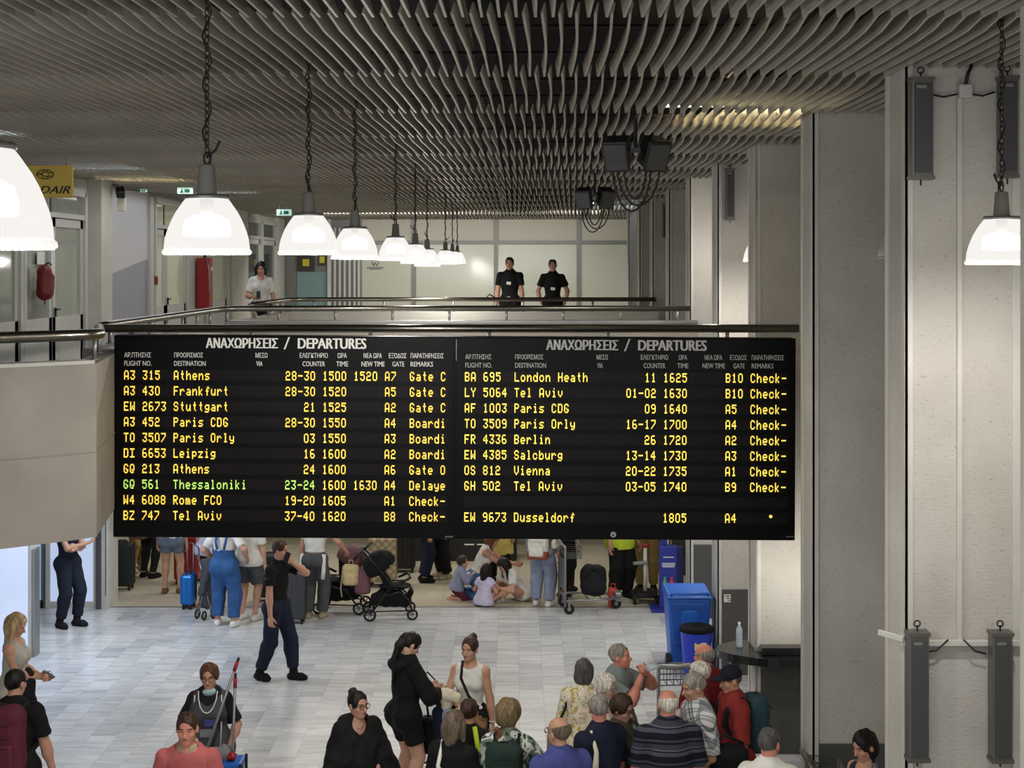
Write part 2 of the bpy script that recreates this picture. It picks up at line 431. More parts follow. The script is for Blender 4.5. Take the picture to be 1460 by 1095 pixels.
    def foot(sg, t=0.0):
        d = feet[sg]; a_ = an[sg]; dn = nrm(np.cross(rt, d)*1.0); dn = dn if dn[2] < 0 else -dn
        if abs(d[2]) > 0.7: dn = nrm(fw*1.0)
        base = a_+dn*0.052*s
        return [cone(a_, base, 0.038*s+t, 0.040*s+t, 0.02), cone(base-d*0.045*s, base+d*0.10*s, 0.036*s+t, 0.042*s+t, 0.02), cone(base+d*0.10*s, base+d*0.15*s+dn*0.006, 0.042*s+t, 0.028*s+t, 0.02)]
    # ---- the body: one mesh (fine grids for head and hands)
    body = torso()+[cone(nb-up2*0.02*s, hp_(0, -0.012, -0.06), 0.058*s, 0.052*s, 0.03)]
    for sg in (1, -1):
        body += arm(sg)+leg(sg)
        body += foot(sg)
    hclip = [((0, 0, -1), -(0.003*s))] if sole else []
    parts = [sdf_mesh(body, res, hclip)]
    head = [cone(nb+up2*0.03*s, hp_(0, -0.012, -0.06), 0.054*s, 0.053*s, 0.02), hell((0, -0.008, 0.032), (0.076, 0.094, 0.086)), hell((0, 0.024, -0.045), (0.060, 0.068, 0.072), 0.03),
            hell((0, 0.064, -0.092), (0.024, 0.020, 0.018), 0.03), cone(hp_(0, 0.084, 0.004), hp_(0, 0.107, -0.030), 0.009*hs, 0.0135*hs, 0.012*hs),
            cone(hp_(-0.034, 0.076, 0.022), hp_(0.034, 0.076, 0.022), 0.012*hs, 0.012*hs, 0.015*hs), hell((0, 0.083, -0.056), (0.024, 0.012, 0.012), 0.012)]
    for sg in (1, -1):
        head += [hell((sg*0.040, 0.060, -0.026), (0.022, 0.022, 0.020), 0.02), hell((sg*0.077, -0.006, -0.008), (0.011, 0.021, 0.031), 0.008), hell((sg*0.032, 0.094, 0.003), (0.017, 0.013, 0.010), 0.010, -1)]
    parts.append(sdf_mesh(head, hres))
    for sg, c, th, dd in ((1, curl[0], Lt, Ld), (-1, curl[1], Rt, Rd)):
        if c is None: continue
        d = nrm(wr[sg]-el[sg]) if dd is None else vec(sg, dd)
        t = vec(sg, th) if th is not None else (np.array((0, -1, 0.0)) if abs(d[1]) < 0.75 else np.array((0, 0, 1.0)))
        parts.append(sdf_mesh(hand_prims(wr[sg], d, t, sg == 1, s, c), 0.0055 if res < 0.014 else 0.007))
        setattr(q, 'hand'+('L' if sg == 1 else 'R'), wr[sg]+d*0.085*s)
    np_object('body', parts, MATS[skin], root)
    # ---- face
    e = MB()
    for sg in (1, -1):
        e.m = 0; e.ball(hp_(sg*0.032, 0.0705, 0.003), 0.0125*hs, 10)
        e.m = 1; e.ball(hp_(sg*0.032, 0.0785, 0.003), 0.0062*hs, 8)
    e.build('eyes', [MATS['eye_white'], MATS['eye_dark']], root, True)
    hm = MATS[hair[1]] if hair else MATS['hair_grey']
    b = MB()
    for sg in (1, -1): b.tube([hp_(sg*0.016, 0.088, 0.023), hp_(sg*0.034, 0.087, 0.028), hp_(sg*0.052, 0.074, 0.024)], 0.0042*hs, 6)
    b.build('eyebrows', hm, root, True)
    MB().tube([hp_(-0.024, 0.085, -0.056), hp_(-0.01, 0.0945, -0.055), hp_(0.01, 0.0945, -0.055), hp_(0.024, 0.085, -0.056)], [0.003*hs, 0.0056*hs, 0.0056*hs, 0.003*hs], 6).build('mouth', MATS['lips'], root, True)
    def hclipv(n, off):      # n.(l,f,u) <= off in head units
        nv = hL*n[0]+hF*n[1]+hU*n[2]; return (nv, off*hs+float(nv@HC))
    # ---- hair
    if hair:
        st = hair[0]; pr = []; cl = []; nz = (0.0035, 70, 0.5)
        if st in ('short', 'bun', 'pony', 'fringe', 'poof', 'crop', 'curly'):
            r = {'crop': (0.079, 0.098, 0.090), 'fringe': (0.081, 0.100, 0.092), 'poof': (0.112, 0.124, 0.116), 'curly': (0.094, 0.108, 0.102)}.get(st, (0.082, 0.101, 0.095))
            pr.append(hell((0, -0.010, 0.042 if st in ('poof',) else 0.032), r))
            if st == 'poof': pr.append(hell((0, -0.05, -0.01), (0.094, 0.07, 0.08)))
            if st == 'curly': pr.append(hell((0, -0.03, 0.0), (0.09, 0.08, 0.085)))
            if st == 'bun': pr.append(hell((0, -0.075, 0.105), (0.042, 0.042, 0.038), 0.015))
            if st == 'pony':
                a_ = hp_(0, -0.095, 0.045)
                tail_ = [cone(a_, a_-fw*0.07*s+np.array((0, 0, -0.09))*s, 0.034, 0.044, 0.02), cone(a_-fw*0.07*s+np.array((0, 0, -0.09))*s, a_-fw*0.13*s+np.array((0, 0, -0.24))*s, 0.044, 0.034, 0.02), cone(a_-fw*0.13*s+np.array((0, 0, -0.24))*s, a_-fw*0.14*s+np.array((0, 0, -0.46))*s, 0.034, 0.014, 0.02)]
            # hairline: an arch over the face, sideburns, nape
            top_ = 0.10 if st in ('poof', 'curly', 'bun', 'pony') else 0.094
            man_ = st in ('short', 'crop', 'fringe') and not fem
            pr.append(hell((0, 0.092, -0.022), (0.084 if man_ else 0.070, 0.060, top_), 0.008, -1))
            pr.append(hell((0, 0.060, -0.100), (0.095, 0.110, 0.070), 0.008, -1))
            if st not in ('pony',): cl.append(hclipv((0, 0.42, -1), 0.036 if st in ('poof', 'curly') else (0.010 if man_ else 0.028)))
            else: cl.append(hclipv((0, 0.25, -1), 0.075))
            if st == 'fringe': cl += [hclipv((0, 0.35, 1), 0.050)]
            nz = (0.0045, 62, 0.35)
        if st in ('bob', 'long'):
            pr += [hell((0, -0.012, 0.034), (0.090, 0.108, 0.100)), hell((0, -0.035, -0.03), (0.094, 0.085, 0.105))]
            if st == 'bob': cl.append(hclipv((0, 0.55, -1), 0.115))
            if st == 'long':
                ln = hair[2] if len(hair) > 2 else 0.30
                bk = hp_(0, -0.07, -0.02)
                tail = bk+np.array((0, 0, -ln))*s-fw*0.035
                pr += [cone(bk, tail, 0.075*hs, 0.05*hs, 0.04, fw, 1.5)]
                for sg in (1, -1): pr.append(cone(hp_(sg*0.078, -0.01, 0.0), hp_(sg*0.088, -0.015, -0.05)+np.array((0, 0, -ln*0.6)), 0.030*hs, 0.02, 0.03))
            pr += [hell((0, 0.090, -0.030), (0.064, 0.064, 0.100), 0.012, -1)]; nz = (0.005, 55, 0.25)
        np_object('hair', [sdf_mesh(pr, hres, cl, nz)]+([sdf_mesh(tail_, hres, (), nz)] if st == 'pony' else []), hm, root)
    # ---- clothing
    RM = np.stack([rt, fw, up])
    def garment(nm, d, dt=0.0):
        t = d.get('t', 0.014)+dt; sl = d.get('sl', 0.55); hem = d.get('hem', 0.06); tw = d.get('tw', 0.012)
        cl = [(-up, -float((P-up*hem*s)@up))]
        T = torso(t); hx_ = t+(0.020 if hem >= 0.05 else 0.0); T[0] = cone(hip[1], hip[-1], 0.098*gg+hx_, 0.098*gg+hx_, 0.05, fw, 1.0)
        if hem >= 0.05:
            for i_, sg in ((5, 1), (6, -1)): T[i_] = ell(hip[sg]-fw*(0.055 if fem else 0.040)*s-up*0.01*s, np.array((0.088, 0.085 if fem else 0.078, 0.10))*gg+hx_, np.stack([rt, fw, up]), 0.04)
            T.append(cone(P-up*0.05*s, P+up*0.10*s, 0.135*gg+hx_, 0.130*gg+t, 0.05, fw, 1.15))
        if hem > 0.10: T.append(cone(P, P-up*(hem+0.02)*s, 0.155*gg+hx_, d.get('flare', 0.160)*gg+hx_, 0.05, fw, 1.15))
        for ex in d.get('extra', ()): T.append(cone(loc(1, ex[0]), loc(1, ex[1]), ex[2]*s, ex[3]*s, 0.05))
        nk = d.get('neck')
        if nk: T.append(ell(nb+fw*nk[1]*s+up*0.02*s, np.array((nk[0], nk[0], nk[2]))*s, RM, 0.01, -1))
        out = []
        if sl > 0 and sl <= 1.15:
            for sg in (1, -1): T += arm(sg, t, sl, tw)
        elif sl > 1.15:
            for sg in (1, -1): out.append(sdf_mesh(arm(sg, t, sl, tw), res, (), (0.004, 34)))
        out.insert(0, sdf_mesh(T, res, cl, (d.get('fold', 0.004), 30)))
        np_object(nm, out, MATS[d['m']], root)
    if top: garment(top.get('name', 'shirt'), top)
    if over: garment(over.get('name', 'jacket'), over, 0.0)
    if bottom:
        t = bottom.get('t', 0.013); ln = bottom.get('len', 1.95); tw = bottom.get('tw', 0.008)
        T = torso(t)[:2]+torso(t)[5:7]
        for sg in (1, -1): T += leg(sg, t, ln, tw)
        if bottom.get('skirt'):
            T = torso(t)[:2]+torso(t)[5:7]+[cone(P, P-zz*bottom['skirt']*s, 0.15*gg, bottom.get('flare', 0.17)*gg, 0.05, fw, 1.2, True)]
        wd_ = 0.02 if (top and top.get('hem', 0.06) >= 0.05 and 'waist' not in bottom) else 0.09
        cl = [(up, float((P+up*bottom.get('waist', wd_)*s)@up))]
        np_object(bottom.get('name', 'trousers'), [sdf_mesh(T, res, cl, (bottom.get('fold', 0.004), 32, 0.7))], MATS[bottom['m']], root)
    if collar:
        fd = nrm(fw*0.75+up2*0.45)
        solid('collar', [cone(nb-up2*0.012*s, nb+up2*0.062*s, 0.092*s, 0.074*s, 0.01, None, 1, True), ell(nb+fw*0.105*s+up2*0.035*s, np.array((0.026, 0.060, 0.060))*s, RM, 0.01, -1)], MATS[collar], root, 0.008,
              [(-up2, -float((nb-up2*0.015*s)@up2)), (nrm(up2+fw*0.35), float((nb+up2*0.052*s)@nrm(up2+fw*0.35)))])
    if shoes:
        for sg in (1, -1):
            pr = foot(sg, 0.008)
            if boot > 0: pr.append(cone(an[sg]-nrm(an[sg]-kn[sg])*boot*s, an[sg], 0.060*s, 0.050*s, 0.02, None, 1, False))
            cl = [((0, 0, -1), 0.0)] if sole else []
            if boot == 0 and sole: cl.append(((0, 0, 1), float(an[sg][2])+0.005))
            solid('shoe', pr, MATS[shoes], root, 0.01 if res < 0.014 else 0.012, cl)
    if glasses:
        gm = MB()
        for sg in (1, -1):
            c = [hp_(sg*0.034+0.025*math.cos(i*math.pi/6), 0.104-0.006*abs(math.cos(i*math.pi/6)), 0.004+0.019*math.sin(i*math.pi/6)) for i in range(12)]
            gm.tube(c, 0.0026, 5, True); gm.tube([hp_(sg*0.059, 0.099, 0.008), hp_(sg*0.080, 0.05, 0.010), hp_(sg*0.083, -0.01, 0.008)], 0.0024, 5)
        gm.tube([hp_(-0.010, 0.106, 0.006), hp_(0.010, 0.106, 0.006)], 0.0024, 5)
        gm.build('glasses', MATS[glasses], root, True)
    if cap:
        solid('cap', [hell((0, -0.008, 0.040), (0.088, 0.107, 0.096)), hell((0, 0.10, 0.045), (0.075, 0.085, 0.014), 0.012)], MATS[cap], root, hres, [hclipv((0, 0.0, -1), -0.025)])
    return q

def wpos(q, p):
    """a point of a person's own frame in the world"""
    c, s_ = math.cos(q.root.rotation_euler[2]), math.sin(q.root.rotation_euler[2])
    return Vector((q.root.location.x+c*p[0]-s_*p[1], q.root.location.y+s_*p[0]+c*p[1], q.root.location.z+p[2]))

def carried(q, name, label, cat, group=None):
    """a thing of its own that somebody wears or holds: an Empty in the same frame as its bearer"""
    return empty(name, q.root.location.copy(), q.root.rotation_euler[2], label, cat, group)

def backpack(q, label, m, m2, size=(0.30, 0.17, 0.46), drop=0.0, name='backpack', pocket=True, dy=0.0):
    e = carried(q, name, label, 'bag'); s = q.s; w, d, h = size
    c = q.chest-q.fw*(0.115*s+d/2+dy)-q.up*(0.06+drop)
    Mx = np.stack([q.rt, q.fw, q.up])
    solid('bag_body', [rbox(c, (w, d, h), 0.06, Mx), rbox(c+q.up*h*0.30, (w*0.8, d*0.9, h*0.5), 0.06, Mx, 0.04)], MATS[m], e, 0.011, (), (0.003, 40))
    if pocket:
        solid('front_pocket', [rbox(c-q.fw*(d*0.48)-q.up*h*0.2, (w*0.74, 0.08, h*0.40), 0.025, Mx)], MATS[m], e, 0.009, (), (0.002, 50))
        solid('upper_pocket', [rbox(c-q.fw*(d*0.46)+q.up*h*0.18, (w*0.66, 0.05, h*0.22), 0.02, Mx)], MATS[m], e, 0.009)
        z = MB()
        for k in (-0.05, 0.30): z.tube([Vector(c-q.fw*(d*0.5+0.035)+q.up*h*k+q.rt*x*w*(0.36-0.06*abs(x))) for x in (-1, -.5, 0, .5, 1)], 0.004, 5)
        z.build('zip', MATS[m2], e, True)
    for sg in (1, -1):
        pts = [c+q.rt*sg*w*0.30+q.up*h*0.40+q.fw*d*0.45, q.sh[sg]*0.62+q.nb*0.38+q.up*0.055*s-q.fw*0.03*s, q.sh[sg]*0.66+q.nb*0.34+q.fw*0.105*s-q.up*0.03*s, q.chest+q.rt*sg*0.125*s+q.fw*0.128*s-q.up*0.02*s, q.chest+q.rt*sg*0.178*s+q.fw*0.03*s-q.up*0.17*s, c+q.rt*sg*w*0.42-q.up*h*0.36+q.fw*d*0.4]
        solid('shoulder_strap', [cone(pts[i], pts[i+1], 0.024, 0.024, 0.015) for i in range(len(pts)-1)], MATS[m2], e, 0.011)
    MB().tube([Vector(c+q.up*h*0.5+q.rt*x+q.up*z) for x, z in ((-.04, 0), (-.03, .03), (.03, .03), (.04, 0))], 0.007, 6).build('handle', MATS[m2], e, True)
    return e
# ------------------------------------------------------------------ materials of the place
def nodes_mat(name):
    m = bpy.data.materials.new(name); m.use_nodes = True; MATS[name] = m
    return m, m.node_tree, m.node_tree.nodes['Principled BSDF'], m.node_tree.nodes.new, m.node_tree.links.new

def marble_floor():
    m, nt, b, N, Lk = nodes_mat('marble_floor')
    tc = N('ShaderNodeTexCoord'); mp = N('ShaderNodeMapping'); mp.inputs['Rotation'].default_value = (0, 0, math.pi/2)
    Lk(tc.outputs['Object'], mp.inputs[0])
    br = N('ShaderNodeTexBrick'); br.offset = 0.5; br.inputs['Scale'].default_value = 1.0
    br.inputs['Brick Width'].default_value = 0.6; br.inputs['Row Height'].default_value = 0.30
    br.inputs['Mortar Size'].default_value = 0.0022; br.inputs['Mortar Smooth'].default_value = 0.3; br.inputs['Bias'].default_value = -0.35
    br.inputs['Color1'].default_value = (0.70, 0.705, 0.71, 1); br.inputs['Color2'].default_value = (0.46, 0.47, 0.49, 1); br.inputs['Mortar'].default_value = (0.42, 0.42, 0.42, 1)
    Lk(mp.outputs[0], br.inputs['Vector'])
    # veins: noise stretched along each slab
    m2 = N('ShaderNodeMapping'); m2.inputs['Scale'].default_value = (0.9, 5.5, 1); m2.inputs['Rotation'].default_value = (0, 0, 0.16); Lk(tc.outputs['Object'], m2.inputs[0])
    n1 = N('ShaderNodeTexNoise'); n1.inputs['Scale'].default_value = 1.6; n1.inputs['Detail'].default_value = 8; n1.inputs['Roughness'].default_value = 0.62; n1.inputs['Distortion'].default_value = 0.7
    # slabs are cut from different blocks: shift the veins by the slab's own tone
    vm = N('ShaderNodeVectorMath'); vm.operation = 'ADD'; Lk(m2.outputs[0], vm.inputs[0])
    sc = N('ShaderNodeVectorMath'); sc.operation = 'SCALE'; sc.inputs['Scale'].default_value = 40.0; Lk(br.outputs['Color'], sc.inputs[0]); Lk(sc.outputs[0], vm.inputs[1]); Lk(vm.outputs[0], n1.inputs['Vector'])
    rp = N('ShaderNodeValToRGB'); rp.color_ramp.elements[0].position = 0.36; rp.color_ramp.elements[0].color = (0.72, 0.73, 0.755, 1)
    rp.color_ramp.elements[1].position = 0.58; rp.color_ramp.elements[1].color = (1.0, 1.0, 0.99, 1); Lk(n1.outputs['Fac'], rp.inputs[0])
    mx = N('ShaderNodeMix'); mx.data_type = 'RGBA'; mx.blend_type = 'MULTIPLY'; mx.inputs[0].default_value = 1.0
    Lk(br.outputs['Color'], mx.inputs[6]); Lk(rp.outputs[0], mx.inputs[7]); Lk(mx.outputs[2], b.inputs['Base Color'])
    b.inputs['Roughness'].default_value = 0.26; b.inputs['Specular IOR Level'].default_value = 0.5
    return m
def beige_floor():
    m, nt, b, N, Lk = nodes_mat('beige_floor')
    tc = N('ShaderNodeTexCoord'); br = N('ShaderNodeTexBrick'); br.offset = 0.0
    br.inputs['Scale'].default_value = 1; br.inputs['Brick Width'].default_value = 0.6; br.inputs['Row Height'].default_value = 0.6; br.inputs['Mortar Size'].default_value = 0.003
    br.inputs['Color1'].default_value = (0.50, 0.46, 0.36, 1); br.inputs['Color2'].default_value = (0.56, 0.51, 0.40, 1); br.inputs['Mortar'].default_value = (0.3, 0.28, 0.22, 1)
    n = N('ShaderNodeTexNoise'); n.inputs['Scale'].default_value = 9; n.inputs['Detail'].default_value = 6
    mx = N('ShaderNodeMix'); mx.data_type = 'RGBA'; mx.blend_type = 'OVERLAY'; mx.inputs[0].default_value = 0.25
    Lk(tc.outputs['Object'], br.inputs['Vector']); Lk(tc.outputs['Object'], n.inputs['Vector']); Lk(br.outputs['Color'], mx.inputs[6]); Lk(n.outputs['Color'], mx.inputs[7]); Lk(mx.outputs[2], b.inputs['Base Color'])
    b.inputs['Roughness'].default_value = 0.3
def render_plaster():
    """rough-cast plaster of the pillars: pitted, with fine dark specks"""
    m, nt, b, N, Lk = nodes_mat('rough_plaster')
    tc = N('ShaderNodeTexCoord'); mp = N('ShaderNodeMapping'); mp.inputs['Scale'].default_value = (1, 1, 2.3); Lk(tc.outputs['Object'], mp.inputs[0])
    n = N('ShaderNodeTexNoise'); n.inputs['Scale'].default_value = 26; n.inputs['Detail'].default_value = 7; n.inputs['Roughness'].default_value = 0.7; Lk(mp.outputs[0], n.inputs['Vector'])
    r = N('ShaderNodeValToRGB'); r.color_ramp.elements[0].position = 0.30; r.color_ramp.elements[0].color = (0.30, 0.28, 0.25, 1); r.color_ramp.elements[1].position = 0.42; r.color_ramp.elements[1].color = (0.56, 0.535, 0.49, 1)
    Lk(n.outputs['Fac'], r.inputs[0])
    n2 = N('ShaderNodeTexNoise'); n2.inputs['Scale'].default_value = 1.4; n2.inputs['Detail'].default_value = 5; Lk(tc.outputs['Object'], n2.inputs['Vector'])
    r2 = N('ShaderNodeValToRGB'); r2.color_ramp.elements[0].position = 0.35; r2.color_ramp.elements[0].color = (0.86, 0.85, 0.83, 1); r2.color_ramp.elements[1].position = 0.65; r2.color_ramp.elements[1].color = (1, 1, 1, 1); Lk(n2.outputs['Fac'], r2.inputs[0])
    mx = N('ShaderNodeMix'); mx.data_type = 'RGBA'; mx.blend_type = 'MULTIPLY'; mx.inputs[0].default_value = 1; Lk(r.outputs[0], mx.inputs[6]); Lk(r2.outputs[0], mx.inputs[7]); Lk(mx.outputs[2], b.inputs['Base Color'])
    bp = N('ShaderNodeBump'); bp.inputs['Strength'].default_value = 0.6; bp.inputs['Distance'].default_value = 0.012; Lk(n.outputs['Fac'], bp.inputs['Height']); Lk(bp.outputs[0], b.inputs['Normal'])
    b.inputs['Roughness'].default_value = 0.9
def shade_mat():
    """prismatic acrylic lamp shade, softly lit by the lamp inside it"""
    m, nt, b, N, Lk = nodes_mat('prismatic_acrylic')
    out = [n for n in nt.nodes if n.type == 'OUTPUT_MATERIAL'][0]
    tr = N('ShaderNodeBsdfTransparent'); tr.inputs[0].default_value = (1, 1, 1, 1)
    tl = N('ShaderNodeBsdfTranslucent'); tl.inputs[0].default_value = (0.9, 0.88, 0.86, 1)
    em = N('ShaderNodeEmission'); em.inputs[0].default_value = (1, 0.965, 0.93, 1); em.inputs[1].default_value = 0.96
    # moulded ribs
    tc = N('ShaderNodeTexCoord'); gr = N('ShaderNodeTexGradient'); gr.gradient_type = 'RADIAL'; Lk(tc.outputs['Object'], gr.inputs[0])
    mu = N('ShaderNodeMath'); mu.operation = 'MULTIPLY'; mu.inputs[1].default_value = 2*math.pi*96; Lk(gr.outputs['Fac'], mu.inputs[0])
    si = N('ShaderNodeMath'); si.operation = 'SINE'; Lk(mu.outputs[0], si.inputs[0])
    mr = N('ShaderNodeMapRange'); mr.inputs[1].default_value = -1; mr.inputs[2].default_value = 1; mr.inputs[3].default_value = 0.12; mr.inputs[4].default_value = 0.24; Lk(si.outputs[0], mr.inputs[0])
    m1 = N('ShaderNodeMixShader'); m1.inputs[0].default_value = 1.0; Lk(tl.outputs[0], m1.inputs[1]); Lk(em.outputs[0], m1.inputs[2])
    m2 = N('ShaderNodeMixShader'); Lk(mr.outputs[0], m2.inputs[0]); Lk(m1.outputs[0], m2.inputs[1]); Lk(tr.outputs[0], m2.inputs[2])
    Lk(m2.outputs[0], out.inputs[0])
marble_floor(); beige_floor(); render_plaster(); shade_mat()
mat('baffle', (168, 162, 151), 0.5, 0.0, var=0.12, vscale=3); mat('void_black', (0.004, 0.004, 0.004), 0.9); mat('duct', (0.02, 0.02, 0.02), 0.5, 0.3)
mat('trim_white', (196, 194, 186), 0.5, var=0.06, vscale=4); mat('wall_white', (196, 193, 184), 0.75, var=0.05, vscale=2)
mat('parapet', (150, 144, 134), 0.72, var=0.10, vscale=1.6, bump=0.1, bscale=30); mat('slab', (150, 146, 138), 0.85); mat('upper_floor', (150, 147, 138), 0.4)
mat('steel', (160, 156, 146), 0.26, 1.0); mat('dark_steel', (132, 128, 118), 0.30, 1.0); mat('grey_metal', (150, 150, 148), 0.42, 0.7); mat('mullion', (118, 119, 116), 0.45, 0.2)
mat('frost', (196, 196, 180), 0.12, spec=0.6, var=0.03, vscale=0.7); mat('beige_panel', (190, 184, 170), 0.5); mat('black_plastic', (20, 20, 21), 0.42); mat('rubber', (16, 16, 16), 0.75)
mat('speaker_grille', (74, 75, 76), 0.55, 0.3, bump=0.3, bscale=400); mat('speaker_frame', (112, 110, 106), 0.4, 0.6); mat('cable_dark', (24, 22, 20), 0.6); mat('dado_grey', (78, 78, 77), 0.35, var=0.08, vscale=5)
mat('door_white', (190, 190, 184), 0.45); mat('door_glass', (150, 152, 142), 0.06, spec=0.8, var=0.12, vscale=1.2); mat('pale_glass', (206, 206, 176), 0.08, spec=0.7); mat('dark_glass', (58, 60, 60), 0.06, spec=0.8)
mat('red_paint', (150, 20, 18), 0.4); mat('red_vinyl', (110, 16, 20), 0.45, var=0.2, vscale=14, bump=0.4, bscale=22); mat('yellow_sign', (238, 204, 96), 0.6); mat('black_print', (22, 20, 18), 0.6)
mat('lilac_white', (208, 206, 210), 0.35); mat('lilac_grey', (150, 148, 162), 0.35); mat('teal_panel', (120, 146, 148), 0.45); mat('notice_dark', (52, 48, 42), 0.4); mat('notice_yellow', (196, 188, 40), 0.5)
mat('daylit', (150, 156, 172), 0.5, emit=(205, 220, 255), estr=0.62); mat('daylit_blue', (170, 205, 240), 0.2, emit=(150, 195, 240), estr=0.65)  # outdoor light on the entrance panels put in as their own glow
mat('green_sign', (200, 230, 215), 0.4, emit=(190, 235, 220), estr=0.55); mat('green_print', (20, 110, 80), 0.5); mat('white_print', (226, 224, 216), 0.5)
mat('tube_glow', (255, 255, 255), 0.5, emit=(214, 236, 255), estr=40.0); mat('tube_warm', (255, 255, 255), 0.5, emit=(255, 236, 180), estr=55.0)
mat('bulb_glow', (255, 255, 255), 0.5, emit=(255, 246, 236), estr=9.0); mat('pale_aqua', (176, 206, 212), 0.4)
mat('bulb_off', (210, 208, 200), 0.3); mat('acrylic_off', (198, 196, 188), 0.3, alpha=0.75); mat('ballast', (132, 130, 122), 0.55, 0.1); mat('chain_dark', (46, 44, 40), 0.45, 0.6)

# ------------------------------------------------------------------ floors and slabs
def slab(name, lo, hi, m, bevel=0): return struct(MB().span(lo, hi).build(name, MATS[m], bevel=bevel))
fl = slab('floor', (-12, 1, -0.1), (8, 22.75, 0), 'marble_floor')
slab('floor_hall', (-12, 22.75, -0.1), (8, 40.7, 0.0), 'beige_floor')
slab('trim_1', (-6.3, 22.72, 0.0), (2.6, 22.78, 0.004), 'grey_metal')
slab('floor_upper_left', (-12, 13.3, 2.95), (-4.3, 40.7, UP), 'upper_floor')
slab('floor_upper_bridge', (-4.3, 21.45, 2.95), (3.4, 23.3, UP), 'upper_floor')
slab('floor_upper_far', (-4.3, 27.45, 2.95), (3.4, 40.7, UP), 'upper_floor')
slab('floor_upper_right', (3.45, 13.4, 2.95), (5.2, 40.7, UP), 'upper_floor')
slab('floor_upper_near', (-12, -3.0, 2.95), (6.0, 1.0, UP), 'upper_floor')

# ------------------------------------------------------------------ ceiling: hanging baffles in staggered rows under a black void
mb = MB(); PITCH = 0.0945; ROW = 2.42; y0 = 0.55; row = 0
SK = 0.0176
while y0 < 40.5:
    off = (0.0, 0.5, 0.12, 0.6, 0.05, 0.55)[row % 6]*PITCH
    xlo, xhi = -0.40*y0-3.2, min(5.0, 0.22*y0+3.6)
    xlo = max(xlo, -8.0)
    for i in range(int(xlo/PITCH), int(xhi/PITCH)):
        xb = i*PITCH+off+random.uniform(-.004, .004); vs = []; n = 6
        ph = random.uniform(-0.3, 0.3); hh = 0.088
        for j in range(n+1):
            t = j/n; y = y0+0.02+t*(ROW-0.05)
            bow = 0.013*math.sin(math.pi*t)+0.004*math.sin(5*t+ph)            # the strips sag sideways
            tw = 0.016*(t-0.5)
            zt = CEIL+hh; zb = CEIL-0.006*math.sin(math.pi*t)
            # the lower edge is cut back at the near end
            if j == 0: zb += 0.030
            x = xb+(y-20)*SK+bow
            vs += [(x-0.0075+tw, y, zb), (x+0.0075+tw, y, zb), (x+0.005-tw, y, zt), (x-0.005-tw, y, zt)]
        fs = [(0, 1, 2, 3), (n*4+3, n*4+2, n*4+1, n*4)]
        for j in range(n):
            a = j*4; c = a+4
            for k in range(4): fs.append((a+k, c+k, c+(k+1) % 4, a+(k+1) % 4))
        mb.add(vs, fs)
    y0 += ROW; row += 1
struct(mb.build('ceiling', MATS['baffle']))
slab('ceiling_void', (-12, -3, 7.35), (6, 41, 7.5), 'void_black')
struct(MB().span((-12, -3, 6.66), (-11.9, 41, 7.4)).span((5.9, -3, 6.66), (6, 41, 7.4)).span((-12, 40.72, 6.66), (6, 40.8, 7.4)).build('ceiling_void_side', MATS['void_black']))
mb = MB()
for y in (4, 5.6, 7.2, 8.8, 9.9, 11.3, 12.4, 14.0, 15.3, 17, 19, 21, 23.5, 26):
    mb.tube([(-9, y, CEIL+0.12), (5.5, y, CEIL+0.12)], 0.012, 6)
for x in (-3.3, -0.4, 1.9): mb.tube([(x, -2, 6.98), (x, 40, 6.98)], 0.05, 10)
struct(mb.build('ceiling_rails', MATS['duct']))

# fluorescent battens above the baffles, seen through them
def batten(x0, x1, Y, m, label, dz=0.145):
    e = empty('ceiling_light', ((x0+x1)/2, Y, CEIL+dz), 0, label, 'ceiling light', 'fluorescent battens above the baffles')
    w = (x1-x0)
    MB().box((0, 0, 0.035), (w, 0.11, 0.04)).build('batten_body', MATS['trim_white'], e)
    MB().tube([(-w/2+.02, 0, 0), (w/2-.02, 0, 0)], 0.014, 8).build('lamp_tube', MATS[m], e, True)
batten(-6.2, -4.9, 14.6, 'tube_glow', 'bright white batten above the baffles at the left picture edge')
batten(-6.1, -5.0, 19.9, 'tube_glow', 'white batten above the baffles over the yellow sign')
batten(-6.2, -5.0, 22.6, 'tube_warm', 'warm batten above the baffles by the lilac wall panel')
batten(-6.0, -4.6, 26.2, 'tube_glow', 'white batten above the baffles behind the second pendant lamp')
batten(1.35, 2.9, 13.75, 'tube_warm', 'warm yellow batten above the baffles near the right pillars', 0.19)
batten(1.6, 2.9, 33.6, 'tube_glow', 'cool batten above the baffles at the far right corner')

# ------------------------------------------------------------------ pillars
PX0, PX1 = 2.55, 3.33
PY = [6.75]+[9.75+3.07*i for i in range(9)]
for i, y in enumerate(PY):
    e = struct(empty('pillar', (0, 0, 0))); d = 0.75 if i == 0 else 0.52
    struct(MB().span((PX0+0.015, y+0.015, 0), (PX1-0.015, y+d, 7.3)).build('shaft', MATS['rough_plaster'], e))
    t = MB()
    for xa, xb in ((PX0, PX0+0.062), (PX1-0.062, PX1)):
        t.span((xa, y, 0), (xb, y+0.03, CEIL+.1)); 
    t.span((PX0, y, 0), (PX0+0.03, y+0.07, CEIL+.1)); t.span((PX0, y+d-0.08, 0), (PX0+0.03, y+d, CEIL+.1))
    struct(t.build('corner_strip', MATS['trim_white'], e, bevel=0.006))
    if i >= 1: struct(MB().span((PX0+0.062, y-0.012, 0), (PX1-0.062, y+0.02, 1.1)).build('dado', MATS['dado_grey'], e))
slab('wall_right', (5.2, 1, 0), (5.4, 40.7, 7.3), 'wall_white')

